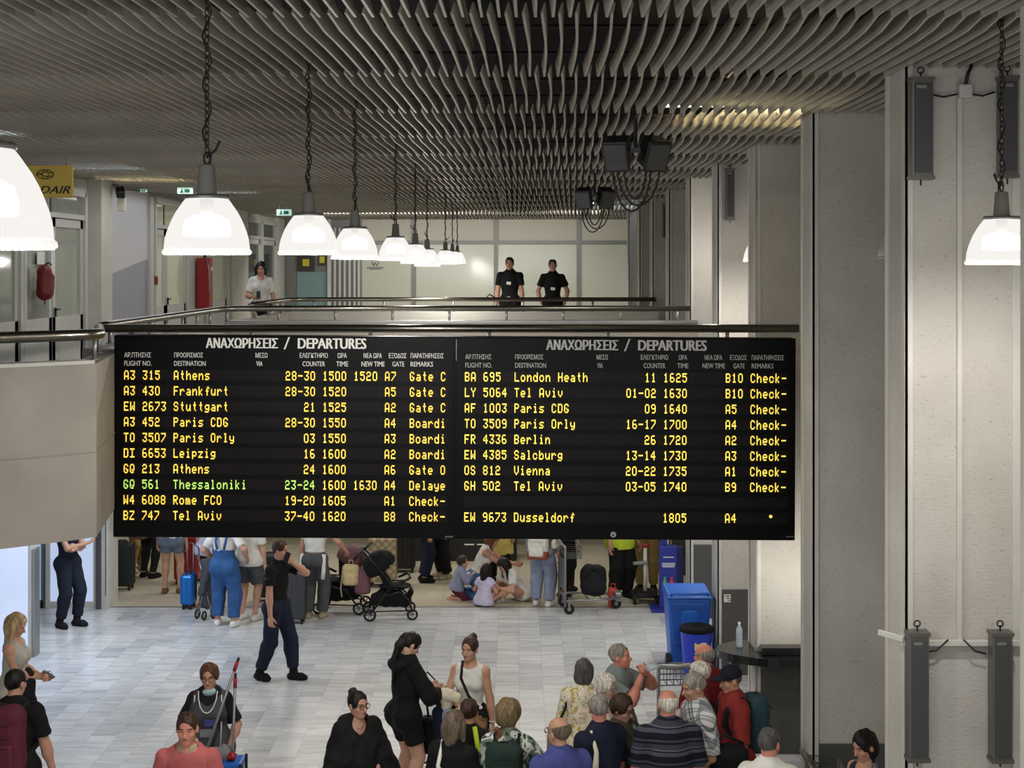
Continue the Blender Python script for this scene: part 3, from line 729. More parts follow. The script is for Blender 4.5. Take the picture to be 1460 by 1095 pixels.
# nearest pillar: surface conduit, junction box, cable rail
y1 = PY[1]
e = empty('cable_conduit', (0, 0, 0), 0, 'slim vertical conduit with junction box running down the nearest speaker pillar', 'conduit')
MB().span((at(1364, 0, y1).x, y1-0.022, at(0, 912, y1).z), (at(1371, 0, y1).x, y1+0.014, at(0, 140, y1).z)).build('conduit', MATS['trim_white'], e, bevel=.004)
MB().span((at(1365, 0, y1).x, y1-0.045, at(0, 140, y1).z), (at(1384, 0, y1).x, y1+0.018, at(0, 121, y1).z)).build('junction_box', MATS['door_white'], e, bevel=.006)
mb = MB()
for a, b_ in (((1365, 134), (1325, 134)), ((1384, 134), (1418, 131))):
    p, q_ = at(*a, y1-.02), at(*b_, y1-.02); m_ = (p+q_)/2-Vector((0, 0, .02)); mb.tube([p, m_, q_], 0.007, 6)
mb.tube([at(1376, 122, y1-.02), at(1380, 105, y1-.02), at(1386, 92, y1-.02)], 0.012, 6)
mb.build('cable', MATS['cable_dark'], e, True)
e = empty('cable_rail', (0, 0, 0), 0, 'white horizontal cable rail across the nearest speaker pillar between its lower speakers', 'cable rail')
z = at(0, 915, y1).z
MB().span((PX0-0.03, y1-0.05, z-0.018), (PX1-0.02, y1-0.004, z+0.018)).box((PX0-0.075, y1+0.04, z+0.03), (0.03, 0.22, 0.036), rotm(0, 0, 32)).build('rail', MATS['trim_white'], e, bevel=.004)
mb = MB()
for a, b_ in (((1318, 930), (1352, 912)), ((1374, 912), (1406, 932))):
    p, q_ = at(*a, y1-.05), at(*b_, y1-.05); mb.tube([p, (p+q_)/2-Vector((0, 0, .03)), q_], 0.006, 6)
mb.build('cable', MATS['cable_dark'], e, True)

def speaker(x0, x1, yt, yb, Y, label):
    a, b_ = at(x0, yt, Y), at(x1, yb, Y); w = b_.x-a.x; h = a.z-b_.z; d = 0.11
    e = empty('column_speaker', ((a.x+b_.x)/2, Y-d/2-0.045, b_.z), 0, label, 'speaker', 'column speakers on the pillars')
    MB().span((-w/2, -d/2, 0), (w/2, d/2, h)).build('cabinet', MATS['speaker_frame'], e, bevel=0.008)
    MB().span((-w/2+0.014, -d/2-0.008, 0.03), (w/2-0.014, -d/2, h-0.03)).build('grille', MATS['speaker_grille'], e, bevel=0.004)
    for zz_ in (0, h): MB().span((-w/2-0.008, -d/2-0.006, zz_-0.012), (w/2+0.008, d/2, zz_+0.012)).build('end_cap', MATS['speaker_frame'], e)
    MB().tube([(0, 0, 0), (0, 0, -0.05)], 0.006, 6).build('bottom_hook', MATS['chain_dark'], e); MB().box((0, 0.06, h*0.5), (0.05, 0.10, 0.05)).build('wall_bracket', MATS['chain_dark'], e)
    m_ = MB().tube([(0, 0, h), (0, 0.0, h+0.05)], 0.006, 6); m_.tube([(0.02*math.cos(i*.5), 0, h+0.06+0.02*math.sin(i*.5)) for i in range(12)], 0.005, 5, True)
    m_.build('hanging_eye', MATS['chain_dark'], e)
    MB().span((-w*0.3, -d/2-0.0095, h-0.065), (w*0.15, -d/2-0.0078, h-0.045)).build('badge', MATS['grey_metal'], e)
    return e
speaker(1292, 1322, 116, 255, y1, 'grey column speaker high on the nearest speaker pillar, left of the junction box')
speaker(1417, 1441, 114, 253, y1, 'grey column speaker high on the nearest speaker pillar, behind the lamp chain')
speaker(1288, 1316, 897, 1074, y1, 'grey column speaker low on the nearest speaker pillar, left end of the cable rail')
speaker(1405, 1433, 897, 1075, y1, 'grey column speaker low on the nearest speaker pillar, right end of the cable rail')
speaker(1033, 1045, 242, 313, PY[4], 'grey column speaker high on the fourth pillar back')
speaker(944, 955, 291, 338, PY[7], 'small distant column speaker high on a far pillar near the guards')

# ------------------------------------------------------------------ parapets and mezzanine edges
def wall_path(name, pts, z0, z1, th, m, seam=None):
    """a low wall following plan points, thickness th to the right of travel"""
    n = len(pts); P = [Vector((p[0], p[1], 0)) for p in pts]; o = []
    for i in range(n):
        t = (P[min(i+1, n-1)]-P[max(i-1, 0)]).normalized(); o.append(P[i]+Vector((t.y, -t.x, 0))*th)
    mb = MB()
    for zb, zt in ([(z0, z1)] if seam is None else [(z0, seam-0.004), (seam-0.004, seam+0.004), (seam+0.004, z1)]):
        ins = 0.008 if (seam is not None and zb == seam-0.004) else 0.0
        vs, fs = [], []
        for i in range(n):
            t = (P[min(i+1, n-1)]-P[max(i-1, 0)]).normalized(); nn = Vector((t.y, -t.x, 0))*ins
            for q_ in (P[i]+nn, o[i]-nn):
                vs += [(q_.x, q_.y, zb), (q_.x, q_.y, zt)]
        for i in range(n-1):
            a = i*4; c = a+4
            fs += [(a, c, c+1, a+1), (a+2, a+3, c+3, c+2), (a+1, c+1, c+3, a+3), (a, a+2, c+2, c)]
        fs += [(0, 1, 3, 2), ((n-1)*4, (n-1)*4+2, (n-1)*4+3, (n-1)*4+1)]
        mb.add(vs, fs)
    return struct(mb.build(name, MATS[m], smooth=False))
curve = [(-9.5, 8.3), (-8.2, 9.3), (-7.0, 10.3), (-6.0, 11.1), (-5.3, 11.75), (-4.8, 12.15), (-4.38, 12.43), (-4.15, 12.62), (-3.93, 12.80), (-3.73, 13.0)]
# smooth the curve
def resample(pts, n=40):
    out = []
    for i in range(len(pts)-1):
        p0, p1, p2, p3 = [Vector(pts[max(0, min(len(pts)-1, i+k))]) for k in (-1, 0, 1, 2)]
        m_ = max(2, n//(len(pts)-1))
        for j in range(m_):
            t = j/m_; out.append(0.5*((2*p1)+(-p0+p2)*t+(2*p0-5*p1+4*p2-p3)*t*t+(-p0+3*p1-3*p2+p3)*t**3))
    return out+[Vector(pts[-1])]
cs = resample([(*p, 0) for p in curve])
par = wall_path('parapet_left', [(p.x, p.y) for p in cs], 2.87, 4.40, -0.22, 'parapet', 3.625)
wall_path('parapet_left_cap', [(p.x-.01, p.y-.012) for p in cs], 4.40, 4.43, -0.24, 'trim_white')
wall_path('parapet_return', [(-3.73, 13.0), (-4.0, 14.6)], 2.87, 4.40, -0.2, 'parapet', 3.625)
slab('floor_upper_landing', (-12, 10.9, 2.95), (-5.4, 13.3, UP), 'upper_floor')
slab('parapet_board', (-4.25, 14.78, 2.9), (2.60, 15.02, 4.42), 'parapet')
slab('parapet_side', (-4.45, 15.0, 2.9), (-4.25, 21.4, 4.42), 'parapet')
slab('parapet_bridge', (-4.25, 21.4, 2.9), (2.60, 21.6, 4.44), 'parapet'); slab('trim_2', (-4.25, 21.38, 4.44), (2.60, 21.62, 4.475), 'grey_metal')
slab('parapet_far', (-4.25, 27.4, 2.9), (2.60, 27.6, 4.42), 'wall_white')
slab('parapet_side_far', (-4.45, 23.3, 2.9), (-4.25, 27.4, 4.42), 'parapet')

def handrail(label, path, r=0.042, post_every=0.95, mt='dark_steel', zb=4.42, posts=None, z=4.65):
    e = empty('handrail', (0, 0, 0), 0, label, 'handrail')
    P = [Vector((p[0], p[1], z)) for p in path]
    MB().tube(P, r, 16).build('top_rail', MATS[mt], e, True)
    L = [0]
    for i in range(len(P)-1): L.append(L[-1]+(P[i+1]-P[i]).length)
    k = 0.35
    while k < L[-1]:
        i = max(j for j in range(len(L)) if L[j] <= k); i = min(i, len(P)-2)
        q_ = P[i]+(P[i+1]-P[i])*((k-L[i])/(L[i+1]-L[i]))
        p = MB().tube([(q_.x, q_.y, zb), (q_.x, q_.y, z-r*0.6)], 0.020, 8); p.cyl((q_.x, q_.y, zb+0.006), 0.04, 0.012, 12)
        p.build('post', MATS['grey_metal'], e, True); k += post_every
    return e
handrail('dark steel handrail along the curved white parapet at left', [(p.x-0.07, p.y+0.085) for p in cs[8:]]+[(-3.80, 13.35), (-4.12, 14.45)], 0.05, 1.0)
handrail('dark steel handrail running along the top of the departures board', [(-4.25, 14.86), (2.82, 14.86)], 0.042, 1.2, zb=4.42, z=4.632)
handrail('steel handrail in the middle, between the departures board and the guards', [(-4.26, 15.02), (-4.27, 15.3), (-4.27, 20.6), (-4.24, 21.1), (-4.08, 21.38), (-3.8, 21.46), (2.5, 21.46)], 0.042, 0.83, zb=4.45)
handrail('steel handrail in front of the two guards on the far deck', [(-4.27, 23.4), (-4.27, 26.6), (-4.22, 27.1), (-3.95, 27.42), (-3.6, 27.48), (2.55, 27.48)], 0.040, 1.3)

# ------------------------------------------------------------------ upper storey: far glazed wall
FY = 40.7
def fx(px): return (px-CX)*FY/F
def fz(py): return CAMZ-(py-CY)*FY/F
slab('wall_back', (-8, FY+0.12, UP), (6, FY+0.3, 7.3), 'beige_panel')
cuts = [515, 590, 707, 825, 903]
for i in range(4):
    e = struct(empty('window_%d' % (i+1), (0, 0, 0)))
    struct(MB().span((fx(cuts[i]), FY+0.02, UP), (fx(cuts[i+1]), FY+0.05, fz(346))).build('pane', MATS['frost'], e))
    struct(MB().span((fx(cuts[i]), FY+0.02, fz(346)), (fx(cuts[i+1]), FY+0.06, 6.8)).build('transom_panel', MATS['beige_panel'], e))
    f_ = MB().span((fx(cuts[i+1])-0.055, FY-0.05, UP), (fx(cuts[i+1])+0.055, FY+0.06, 6.7)).span((fx(cuts[i]), FY-0.04, fz(347)-.03), (fx(cuts[i+1]), FY+0.06, fz(343)))
    f_.span((fx(cuts[i]), FY-0.03, UP), (fx(cuts[i+1]), FY+0.06, UP+0.12))
    if i == 0: f_.span((fx(515)-0.05, FY-0.05, UP), (fx(515)+0.02, FY+0.06, 6.7))
    struct(f_.build('frame', MATS['mullion'], e))
slab('trim_3', (fx(905), FY-0.6, UP), (fx(919), FY, 6.8), 'pale_aqua')  # flat pale aqua strip at the right end of the glazing
# fluted screen and dark door bay left of the glass
mb = MB()
for px in (478, 485, 492, 499, 506, 512): mb.span((fx(px)-.03, FY-0.10, UP), (fx(px)+.03, FY+.02, fz(325)))
struct(mb.build('wall_slats', MATS['door_white'])); slab('wall_slats_back', (fx(472), FY+0.02, UP), (fx(515), FY+.06, 6.8), 'mullion')
slab('trim_4', (fx(468), FY-0.2, UP), (fx(473), FY+0.05, 6.8), 'wall_white')
slab('wall_teal', (fx(424), FY-0.05, UP), (fx(468), FY+0.02, fz(388)), 'teal_panel')
slab('wall_back_left', (-7.2, FY-0.02, UP), (fx(469), FY+.10, 7.0), 'mullion')
e = empty('notice_board', (fx(437), FY-0.09, fz(386)), 0, 'dark notice board with yellow square sign on the far left wall', 'notice board')
MB().span((-0.24, -.02, 0), (0.24, .03, 0.46)).build('board', MATS['notice_dark'], e); MB().span((-.09, -.03, .13), (.09, -.021, .32)).build('yellow_notice', MATS['notice_yellow'], e)
e = empty('notice_board', (fx(460), FY-0.09, fz(378)), 0, 'smaller dark notice with yellow square sign right of the larger one', 'notice board')
MB().span((-.11, -.02, 0), (.11, .03, .29)).build('board', MATS['notice_dark'], e); MB().span((-.07, -.03, .06), (.07, -.021, .24)).build('yellow_notice', MATS['notice_yellow'], e)
# small emblem on the glass
e = empty('glass_emblem', (fx(535), FY+0.012, fz(383)), 0, 'small grey emblem with a band lettered on the far glass wall', 'emblem')
MB().span((-.23, -.006, 0), (.23, .004, .045)).span((-.16, -.006, -.03), (.16, .004, 0)).build('band', MATS['mullion'], e)
mb = MB()
for a, b_ in (((-.10, .20), (-.05, .07)), ((-.05, .07), (0, .17)), ((0, .17), (.05, .07)), ((.05, .07), (.10, .20))): mb.tube([(a[0], 0, a[1]), (b_[0], 0, b_[1])], .014, 5)
mb.build('monogram', MATS['mullion'], e)

# ------------------------------------------------------------------ upper storey: left wall with its shop doors
WX = -6.53
def wy(px): return WX*F/(px-CX)
def wz(px, py): return CAMZ-(py-CY)*wy(px)/F
slab('wall_left', (WX-0.25, 11, UP), (WX-0.05, FY, 7.3), 'wall_white')
def wpan(mb, p0, p1, z0, z1, t=0.0, th=0.05): return mb.span((WX-0.05, wy(p0), z0), (WX-0.05+th+t, wy(p1), z1))
struct(wpan(MB(), 129, 145, UP, 6.7, 0, 0.22).build('trim_5', MATS['trim_white'], bevel=.01))
# lilac and white wall panel (slanted two-tone)
e = struct(empty('wall_panel', (0, 0, 0)))
ya, yb_ = wy(148), wy(209); x_ = WX+0.02
za, zb2 = wz(148, 394), wz(209, 369)
m_ = MB(); m_.prism([(ya, za), (yb_, zb2), (yb_, wz(209, 274)), (ya, wz(148, 268))], WX-0.05, x_, 'x'); struct(m_.build('upper_field', MATS['lilac_white'], e))
m_ = MB(); m_.prism([(ya, UP), (yb_, UP), (yb_, zb2), (ya, za)], WX-0.05, x_, 'x'); struct(m_.build('lower_field', MATS['lilac_grey'], e))
struct(wpan(MB(), 209, 214, UP, 6.5, 0, 0.12).build('edge', MATS['trim_white'], e))

def shop_door(n, p0, p1, zt, glass, mid=None, rails=True, handle=True, closed=0.9):
    e = struct(empty('door_%d' % n, (0, 0, 0)))
    ya, yb_ = wy(p0), wy(p1); w = (yb_-ya)
    f_ = MB()
    for y in (ya, yb_): f_.span((WX-.05, y-.06, UP), (WX+.06, y+.06, zt))
    f_.span((WX-.05, ya, zt-.06), (WX+.06, yb_, zt+.06)); f_.span((WX-.05, ya, 5.95), (WX+.05, yb_, 6.02))
    struct(f_.build('frame', MATS['door_white'], e))
    lv = [(ya+.06, yb_-.06)] if mid is None else [(ya+.06, ya+w*mid-.02), (ya+w*mid+.02, yb_-.06)]
    for a, b_ in lv:
        l = MB().span((WX-.04, a, UP+.02), (WX+.02, b_, UP+closed)); st = min(.12, (b_-a)*.16)
        for q0, q1 in ((a, a+st), (b_-st, b_)): l.span((WX-.04, q0, UP+.02), (WX+.02, q1, 5.94))
        l.span((WX-.04, a, 5.82), (WX+.02, b_, 5.94)); struct(l.build('leaf', MATS['door_white'], e))
        struct(MB().span((WX-.03, a+st, UP+closed), (WX-.005, b_-st, 5.82)).build('glass', MATS[glass], e))
        struct(MB().span((WX-.03, a+st*.6, 6.03), (WX-.005, b_-st*.6, zt-.06)).build('transom_light', MATS[glass], e))
    if handle:
        yy = ya+w*(mid if mid else .15)
        struct(MB().box((WX+.05, yy+.05, 4.62), (.03, .03, .13)).box((WX+.07, yy+.10, 4.66), (.03, .16, .025)).build('door_handle', MATS['black_plastic'], e))
shop_door(1, -20, 26, 6.2, 'door_glass', None, handle=False)
shop_door(2, 30, 118, 6.35, 'door_glass', 0.45)
shop_door(3, 218, 264, 6.45, 'pale_glass', 0.34)
shop_door(4, 292, 322, 6.45, 'pale_glass', None, handle=False)
shop_door(5, 350, 370, 6.4, 'dark_glass', None, handle=False)
shop_door(6, 372, 392, 6.4, 'dark_glass', None, handle=False)
struct(wpan(MB(), 327, 349, UP, 6.6, 0, .12).build('trim_6', MATS['wall_white'])); struct(wpan(MB(), 394, 402, UP, 6.6, 0, .12).build('trim_7', MATS['wall_white']))
struct(wpan(MB(), 266, 291, UP, 6.6, 0, .05).build('trim_8', MATS['beige_panel']))
slab('baseboard_left', (WX-.05, 11, UP), (WX+.03, 40, UP+.12), 'grey_metal')

# extinguishers
def extinguisher(px, pt, pb, m, label, boxy=False):
    Y = wy(px); zt, zb_ = wz(px, pt), wz(px, pb); h = zt-zb_; r = 0.11 if not boxy else 0.13
    e = empty('fire_extinguisher', (WX+r+.04, Y, zb_), 0, label, 'fire extinguisher')
    if boxy:
        MB().span((-r, -.16, 0), (r, .16, h*.93)).build('cabinet', MATS[m], e, bevel=.015)
        MB().span((-r-.005, -.02, h*.70), (r+.006, .12, h*.76)).build('label_plate', MATS['white_print'], e)
        MB().cyl((0, 0, h*.96), .035, h*.06, 12).build('valve', MATS['black_plastic'], e); MB().tube([(r*.6, -.17, h*.9), (r*1.1, -.26, h*.7), (r, -.24, h*.3)], .014, 6).build('hose', MATS['grey_metal'], e, True)
    else:
        solid('cover', [cone((0, 0, r), (0, 0, h*.75), r, r*.92, .03), cone((0, 0, h*.75), (0, 0, h*.86), r*.7, r*.35, .03), cone((.05, .05, .12), (.06, .05, h*.6), .05, .06, .03)], MATS[m], e, .02, (), (.004, 30))
        MB().cyl((0, 0, h*.90), .03, h*.08, 10).build('valve', MATS['black_plastic'], e); MB().tube([(0, 0, h*.93), (.05, 0, h*1.0), (.09, 0, h*.93)], .012, 6).build('lever', MATS['black_plastic'], e, True)
        MB().tube([(0, 0, .02), (0, 0, -.05)], .012, 6).build('foot', MATS['red_paint'], e)
extinguisher(48, 374, 429, 'red_vinyl', 'fire extinguisher in a dark red vinyl cover on the shop door at far left')
extinguisher(280, 362, 441, 'red_paint', 'tall red fire extinguisher cabinet below the second pendant lamp', True)
e = empty('call_point', (WX+.05, wy(218), wz(218, 400)), 0, 'small red alarm call point beside the lilac panel', 'alarm'); MB().box((0, 0, 0), (.05, .13, .16)).build('housing', MATS['red_paint'], e, bevel=.01); MB().box((.028, 0, 0), (.01, .08, .09)).build('button', MATS['black_plastic'], e)
e = empty('wall_camera', (WX+.28, wy(146), wz(146, 274)), 0, 'small dark security camera at the top of the wall by the lilac panel', 'camera')
MB().box((0, 0, 0), (.13, .30, .12), rotm(20, 0, 20)).build('camera_body', MATS['black_plastic'], e, bevel=.02); MB().tube([(-.2, .05, .12), (-.05, .05, .1), (0, .05, .06)], .02, 8).build('arm', MATS['grey_metal'], e); MB().box((.02, .02, -.2), (.12, .1, .2)).build('junction_box', MATS['wall_white'], e, bevel=.01)
# notices on the doors
for px, py, w, h, m_, lb in ((55, 368, .30, .17, 'white_print', 'small white notice on the shop door above the red extinguisher'), (72, 374, .16, .4, 'white_print', 'narrow white notice beside the shop door handle')):
    MB().box((WX+.03, wy(px), wz(px, py)), (.006, w, h)).build('notice', MATS[m_]); tag(bpy.context.scene.objects[-1] if False else COL.objects[-1], lb, 'notice')

# yellow airline sign hanging by the left wall
a, b_ = at(14, 236, 17.5), at(104, 282, 17.5)
e = empty('hanging_sign', ((a.x+b_.x)/2, 17.5, b_.z), 0, 'yellow hanging sign with a globe emblem and black italic lettering', 'sign'); w = b_.x-a.x; h = a.z-b_.z
MB().span((-w/2, -.03, 0), (w/2, .03, h)).build('panel', MATS['yellow_sign'], e, bevel=.006)
x1_ = w/2-.02
text_mesh('lettering', 'DAIR', (x1_-44*17.5/F, x1_, h*.13, h*.36), MATS['black_print'], e, .03, flat_y=-.033, slant=0.35)
mb = MB(); cx_ = x1_-36*17.5/F; cz_ = h*.72
mb.tube([(cx_+.10*math.cos(i*math.pi/12), -.034, cz_+.055*math.sin(i*math.pi/12)) for i in range(24)], .005, 5, True)
mb.tube([(cx_-.095, -.034, cz_-.01), (cx_, -.034, cz_+.03), (cx_+.095, -.034, cz_+.012)], .005, 5); mb.tube([(cx_-.09, -.034, cz_+.02), (cx_, -.034, cz_-.025), (cx_+.09, -.034, cz_-.02)], .005, 5); mb.tube([(cx_+.04*math.cos(i*math.pi/12), -.034, cz_+.053*math.sin(i*math.pi/12)) for i in range(24)], .004, 5, True)
mb.build('globe_emblem', MATS['black_print'], e)
MB().tube([(-w*.4, 0, h), (-w*.4, 0, CEIL+.1-b_.z)], .006, 6).tube([(w*.4, 0, h), (w*.4, 0, CEIL+.1-b_.z)], .006, 6).build('hanger', MATS['grey_metal'], e)
def exit_sign(px, py, Y, w, label):
    c = at(px, py, Y); e = empty('exit_sign', c, 0, label, 'exit sign', 'green running man exit signs'); h = w*.42
    MB().box((0, 0, 0), (w, .06, h)).build('housing', MATS['green_sign'], e, bevel=.005)
    mb = MB().box((w*.16, -.034, -h*.02), (w*.34, .006, h*.55)).ball((-w*.18, -.036, h*.22), (w*.05, .004, w*.05), 8)
    mb.tube([(-w*.18, -.036, h*.1), (-w*.2, -.036, -h*.1), (-w*.28, -.036, -h*.3)], .012, 4).tube([(-w*.2, -.036, -h*.1), (-w*.1, -.036, -h*.28)], .012, 4); mb.build('running_figure', MATS['green_print'], e)
    MB().tube([(-w*.3, 0, h/2), (-w*.3, 0, CEIL+.1-c.z)], .008, 6).tube([(w*.3, 0, h/2), (w*.3, 0, CEIL+.1-c.z)], .008, 6).build('hanger', MATS['grey_metal'], e)
exit_sign(264, 272, 23.5, .24, 'small green exit sign hanging behind the second pendant lamp')
exit_sign(405, 303, 30.0, .30, 'small green exit sign hanging left of the third pendant lamp')
exit_sign(205, 272, 24.5, .10, 'tiny exit sign seen edge-on over the lilac panel'); exit_sign(72, 229, 19.5, .13, 'exit sign seen behind the top of the yellow sign')

# two pairs of black floodlights under the baffles
def floodlights(c, s, label):
    e = empty('floodlight_pair', c, 0, label, 'floodlight')
    MB().tube([(0, 0, 0), (0, 0, CEIL-c.z)], .018*s, 8).box((0, 0, 0), (.42*s, .05*s, .04*s)).build('bracket', MATS['black_plastic'], e)
    for sx, sk in ((-1, -18), (1, 22)):
        f_ = MB(); R = rotm(28, 0, sk); f_.box((sx*.15*s, -.02, -.02*s), (.20*s, .17*s, .26*s), R); f_.box(Vector((sx*.15*s, -.02, -.02*s))+R @ Vector((0, -.1*s, 0)), (.23*s, .03*s, .29*s), R); f_.build('lamp_head', MATS['black_plastic'], e, bevel=.012*s)
        g_ = MB(); g_.box(Vector((sx*.15*s, -.02, -.02*s))+R @ Vector((0, -.117*s, 0)), (.19*s, .006*s, .24*s), R); g_.build('front_glass', MATS['dark_glass'], e)
    mb = MB()
    for dx, dep, wd in ((-.03, .42, .17), (.03, .37, .19), (.0, .31, .10)):
        mb.tube([(dx+wd*math.cos(t*math.pi/10)*s, .04, (-.12-dep*math.sin(t*math.pi/10))*s) for t in range(11)], .010*s, 6)
    mb.build('cable', MATS['cable_dark'], e, True)
floodlights(at(906, 214, 13.0)+Vector((0, 0, 0)), 1.0, 'larger pair of black floodlights with looped cables hanging under the ceiling')
floodlights(at(848, 279, 20.6), .95, 'distant pair of black floodlights with looped cables hanging under the ceiling')

# ------------------------------------------------------------------ pendant lamps
LR, LH = 0.19, 0.247
SHP = [(1.035, -.012), (1.035, .006), (1.0, .018), (.995, .12), (.972, .25), (.93, .37), (.872, .49), (.80, .62), (.71, .746), (.635, .83), (.555, .92), (.47, 1.0), (.22, 1.0)]
def pendant(px, py, Y, label, on=True, links=True, tilt=0, k=1.0, E=34, dw=0.0):
    c = at(px, py, Y); r, h = LR*k, LH*k
    e = empty('pendant_lamp', c, random.uniform(0, 6), label, 'pendant lamp', 'white dome pendant lamps on chains')
    prof = [(p*r, z*h if z > .02 else z*r) for p, z in SHP]
    th = [(p-.004, z-.003) for p, z in prof[2:][::-1]]
    sh_ = MB().lathe(prof[2:], 72).build('lamp_shade', MATS['prismatic_acrylic' if on else 'acrylic_off'], e, True)
    MB().lathe([(r*.985, .016), (r*1.035, .010), (r*1.045, -.004), (r*1.0, -.010), (r*.985, -.002)], 72, close=True).build('rim_ring', MATS['rim_glow' if on else 'acrylic_off'], e, True)
    MB().lathe([(.001, h+.012), (r*.50, h+.012), (r*.53, h+.004), (r*.53, h-.006), (r*.3, h-.008)], 32).build('neck_ring', MATS['grey_metal'], e, True)
    MB().lathe([(r*.26, h), (r*.25, h+.012), (r*.235, h+.02), (r*.185, h+.14*k), (r*.15, h+.148*k), (.001, h+.15*k)], 24).build('ballast_housing', MATS['ballast'], e, True)
    MB().lathe([(.001, h*.28), (r*.54, h*.30), (r*.56, h*.42), (r*.50, h*.60), (r*.3, h*.68), (.001, h*.70)], 24).build('bulb', MATS['bulb_glow' if on else 'bulb_off'], e, True)
    MB().tube([(0, 0, h*.7), (0, 0, h*1.0)], .03*k, 10).build('lampholder', MATS['ballast'], e, True)
    z0 = h+.15*k; zt = CEIL+.06-c.z
    mb = MB(); n = 10; mb.tube([(.018*k*math.sin(i*math.pi/5), 0, z0+.025*k+.028*k*math.cos(i*math.pi/5)) for i in range(n)], .005*k, 6, True); mb.build('hook', MATS['chain_dark'], e, True)
    mb = MB(); z = z0+.045*k
    if links:
        i = 0
        while z < zt:
            u = (1, 0) if i % 2 == 0 else (0, 1)
            mb.tube([(u[0]*.011*math.sin(a_*math.pi/4), u[1]*.011*math.sin(a_*math.pi/4), z+.017+.021*math.cos(a_*math.pi/4)) for a_ in range(8)], .0034, 4, True); z += .031; i += 1
    else: mb.tube([(0, 0, z), (0, 0, zt)], .008, 6)
    mb.build('chain', MATS['chain_dark'], e, True)
    mb = MB(); mb.tube([(.02*math.sin(t*1.1), .02*math.cos(t*1.1), z0+(zt-z0)*t/24) for t in range(25)], .0045, 5); mb.tube([(0, 0, z0+.03), (.05*k, 0, z0+.06), (.075*k, .0, z0+.10*k)], .006, 5); mb.build('cord', MATS['cable_dark'], e, True)
    if on:
        l = bpy.data.lights.new('lamp_light', 'POINT'); l.energy = E; l.color = (1, .955, .89); l.shadow_soft_size = .06
        o = bpy.data.objects.new('lamp_light', l); COL.objects.link(o); o.parent = e; o.location = (0, 0, .035)
mat('rim_glow', (240, 238, 232), 0.3, emit=(255, 250, 244), estr=0.75)
pendant(-36, 350, 3.68, 'pendant lamp nearest the camera, cut by the left picture edge', E=156)
pendant(295, 360, 6.62, 'large pendant lamp, first whole one of the left row', E=195)
pendant(440, 361, 9.5, 'second whole pendant lamp of the left row', E=195)
pendant(506, 368, 12.1, 'third whole pendant lamp of the left row', E=195)
pendant(564, 370, 16.3, 'fourth whole pendant lamp of the left row', E=195)
pendant(592, 375, 19.4, 'fifth whole pendant lamp of the left row, partly behind the fourth', E=195, links=False)
pendant(609, 379, 22.0, 'sixth whole pendant lamp of the left row, lowest hanging', E=195, links=False)
pendant(635, 376, 27.0, 'seventh pendant lamp of the left row, far off', E=156, links=False)
pendant(645, 375.5, 30.4, 'eighth pendant lamp of the left row, far off', E=156, links=False)
pendant(652, 375, 33.0, 'last and farthest pendant lamp of the left row', E=156, links=False)
pendant(1428, 375, 8.15, 'lit pendant lamp hanging in front of the nearest speaker pillar at right', E=156)
pendant(1288, 368, 11.3, 'unlit pendant lamp mostly hidden behind the nearest speaker pillar', on=False)
pendant(1083, 372, 17.45, 'lit pendant lamp mostly hidden behind the third pillar back', E=156)

# ------------------------------------------------------------------ ground floor: left entrance and walls
slab('wall_lower_left', (-6.85, 1, 0), (-6.62, 20.0, 2.95), 'wall_white')
e = struct(empty('door_7', (0, 0, 0)))
struct(MB().span((-6.62, 16.2, .06), (-6.585, 19.75, 2.9)).build('lit_panel', MATS['daylit'], e)); struct(MB().span((-6.62, 19.78, 0), (-6.56, 20.02, 2.95)).build('frame', MATS['trim_white'], e)); struct(MB().span((-6.58, 19.82, 0), (-6.52, 20.04, 1.45)).build('kick_plate', MATS['grey_metal'], e))
BY = 22.7
def bx(px): return (px-CX)*BY/F
e = struct(empty('door_8', (0, 0, 0)))
struct(MB().span((bx(30), BY+.02, .12), (bx(62), BY+.05, 2.9)).build('glass', MATS['daylit_blue'], e)); struct(MB().span((bx(28), BY-.03, 0), (bx(63), BY+.06, .12)).span((bx(59), BY-.03, 0), (bx(62), BY+.06, 2.9)).build('frame', MATS['mullion'], e))
e = struct(empty('door_9', (0, 0, 0)))
struct(MB().span((bx(72), BY, .10), (bx(134), BY+.05, 2.9)).build('lit_panel', MATS['daylit'], e)); struct(MB().span((bx(66), BY-.04, 0), (bx(72), BY+.06, 2.9)).span((bx(134), BY-.04, 0), (bx(139), BY+.06, 2.9)).span((bx(72), BY-.01, 0), (bx(134), BY+.03, .10)).build('frame', MATS['trim_white'], e))
e = struct(empty('door_10', (0, 0, 0)))
struct(MB().span((bx(139), BY-.10, 0), (bx(146), BY+.3, 2.9)).build('post', MATS['dado_grey'], e)); struct(MB().span((bx(146), BY-.05, 0), (bx(157), BY+.45, 2.9)).build('jamb', MATS['trim_white'], e)); struct(MB().span((bx(151.5), BY-.06, .2), (bx(152.5), BY-.05, 2.8)).build('strip', MATS['dado_grey'], e))
slab('wall_lower_recess', (-8.2, 20.0, 0), (-8.0, 22.8, 2.95), 'wall_white'); slab('wall_lower_corridor', (-7.3, 23.1, 0), (-7.1, 36, 2.95), 'beige_panel')
slab('wall_lower_back', (-8, 36, 0), (6, 36.2, 2.95), 'slab'); slab('wall_far_left', (-12.1, -3, 0), (-12, 41, 7.3), 'wall_white')
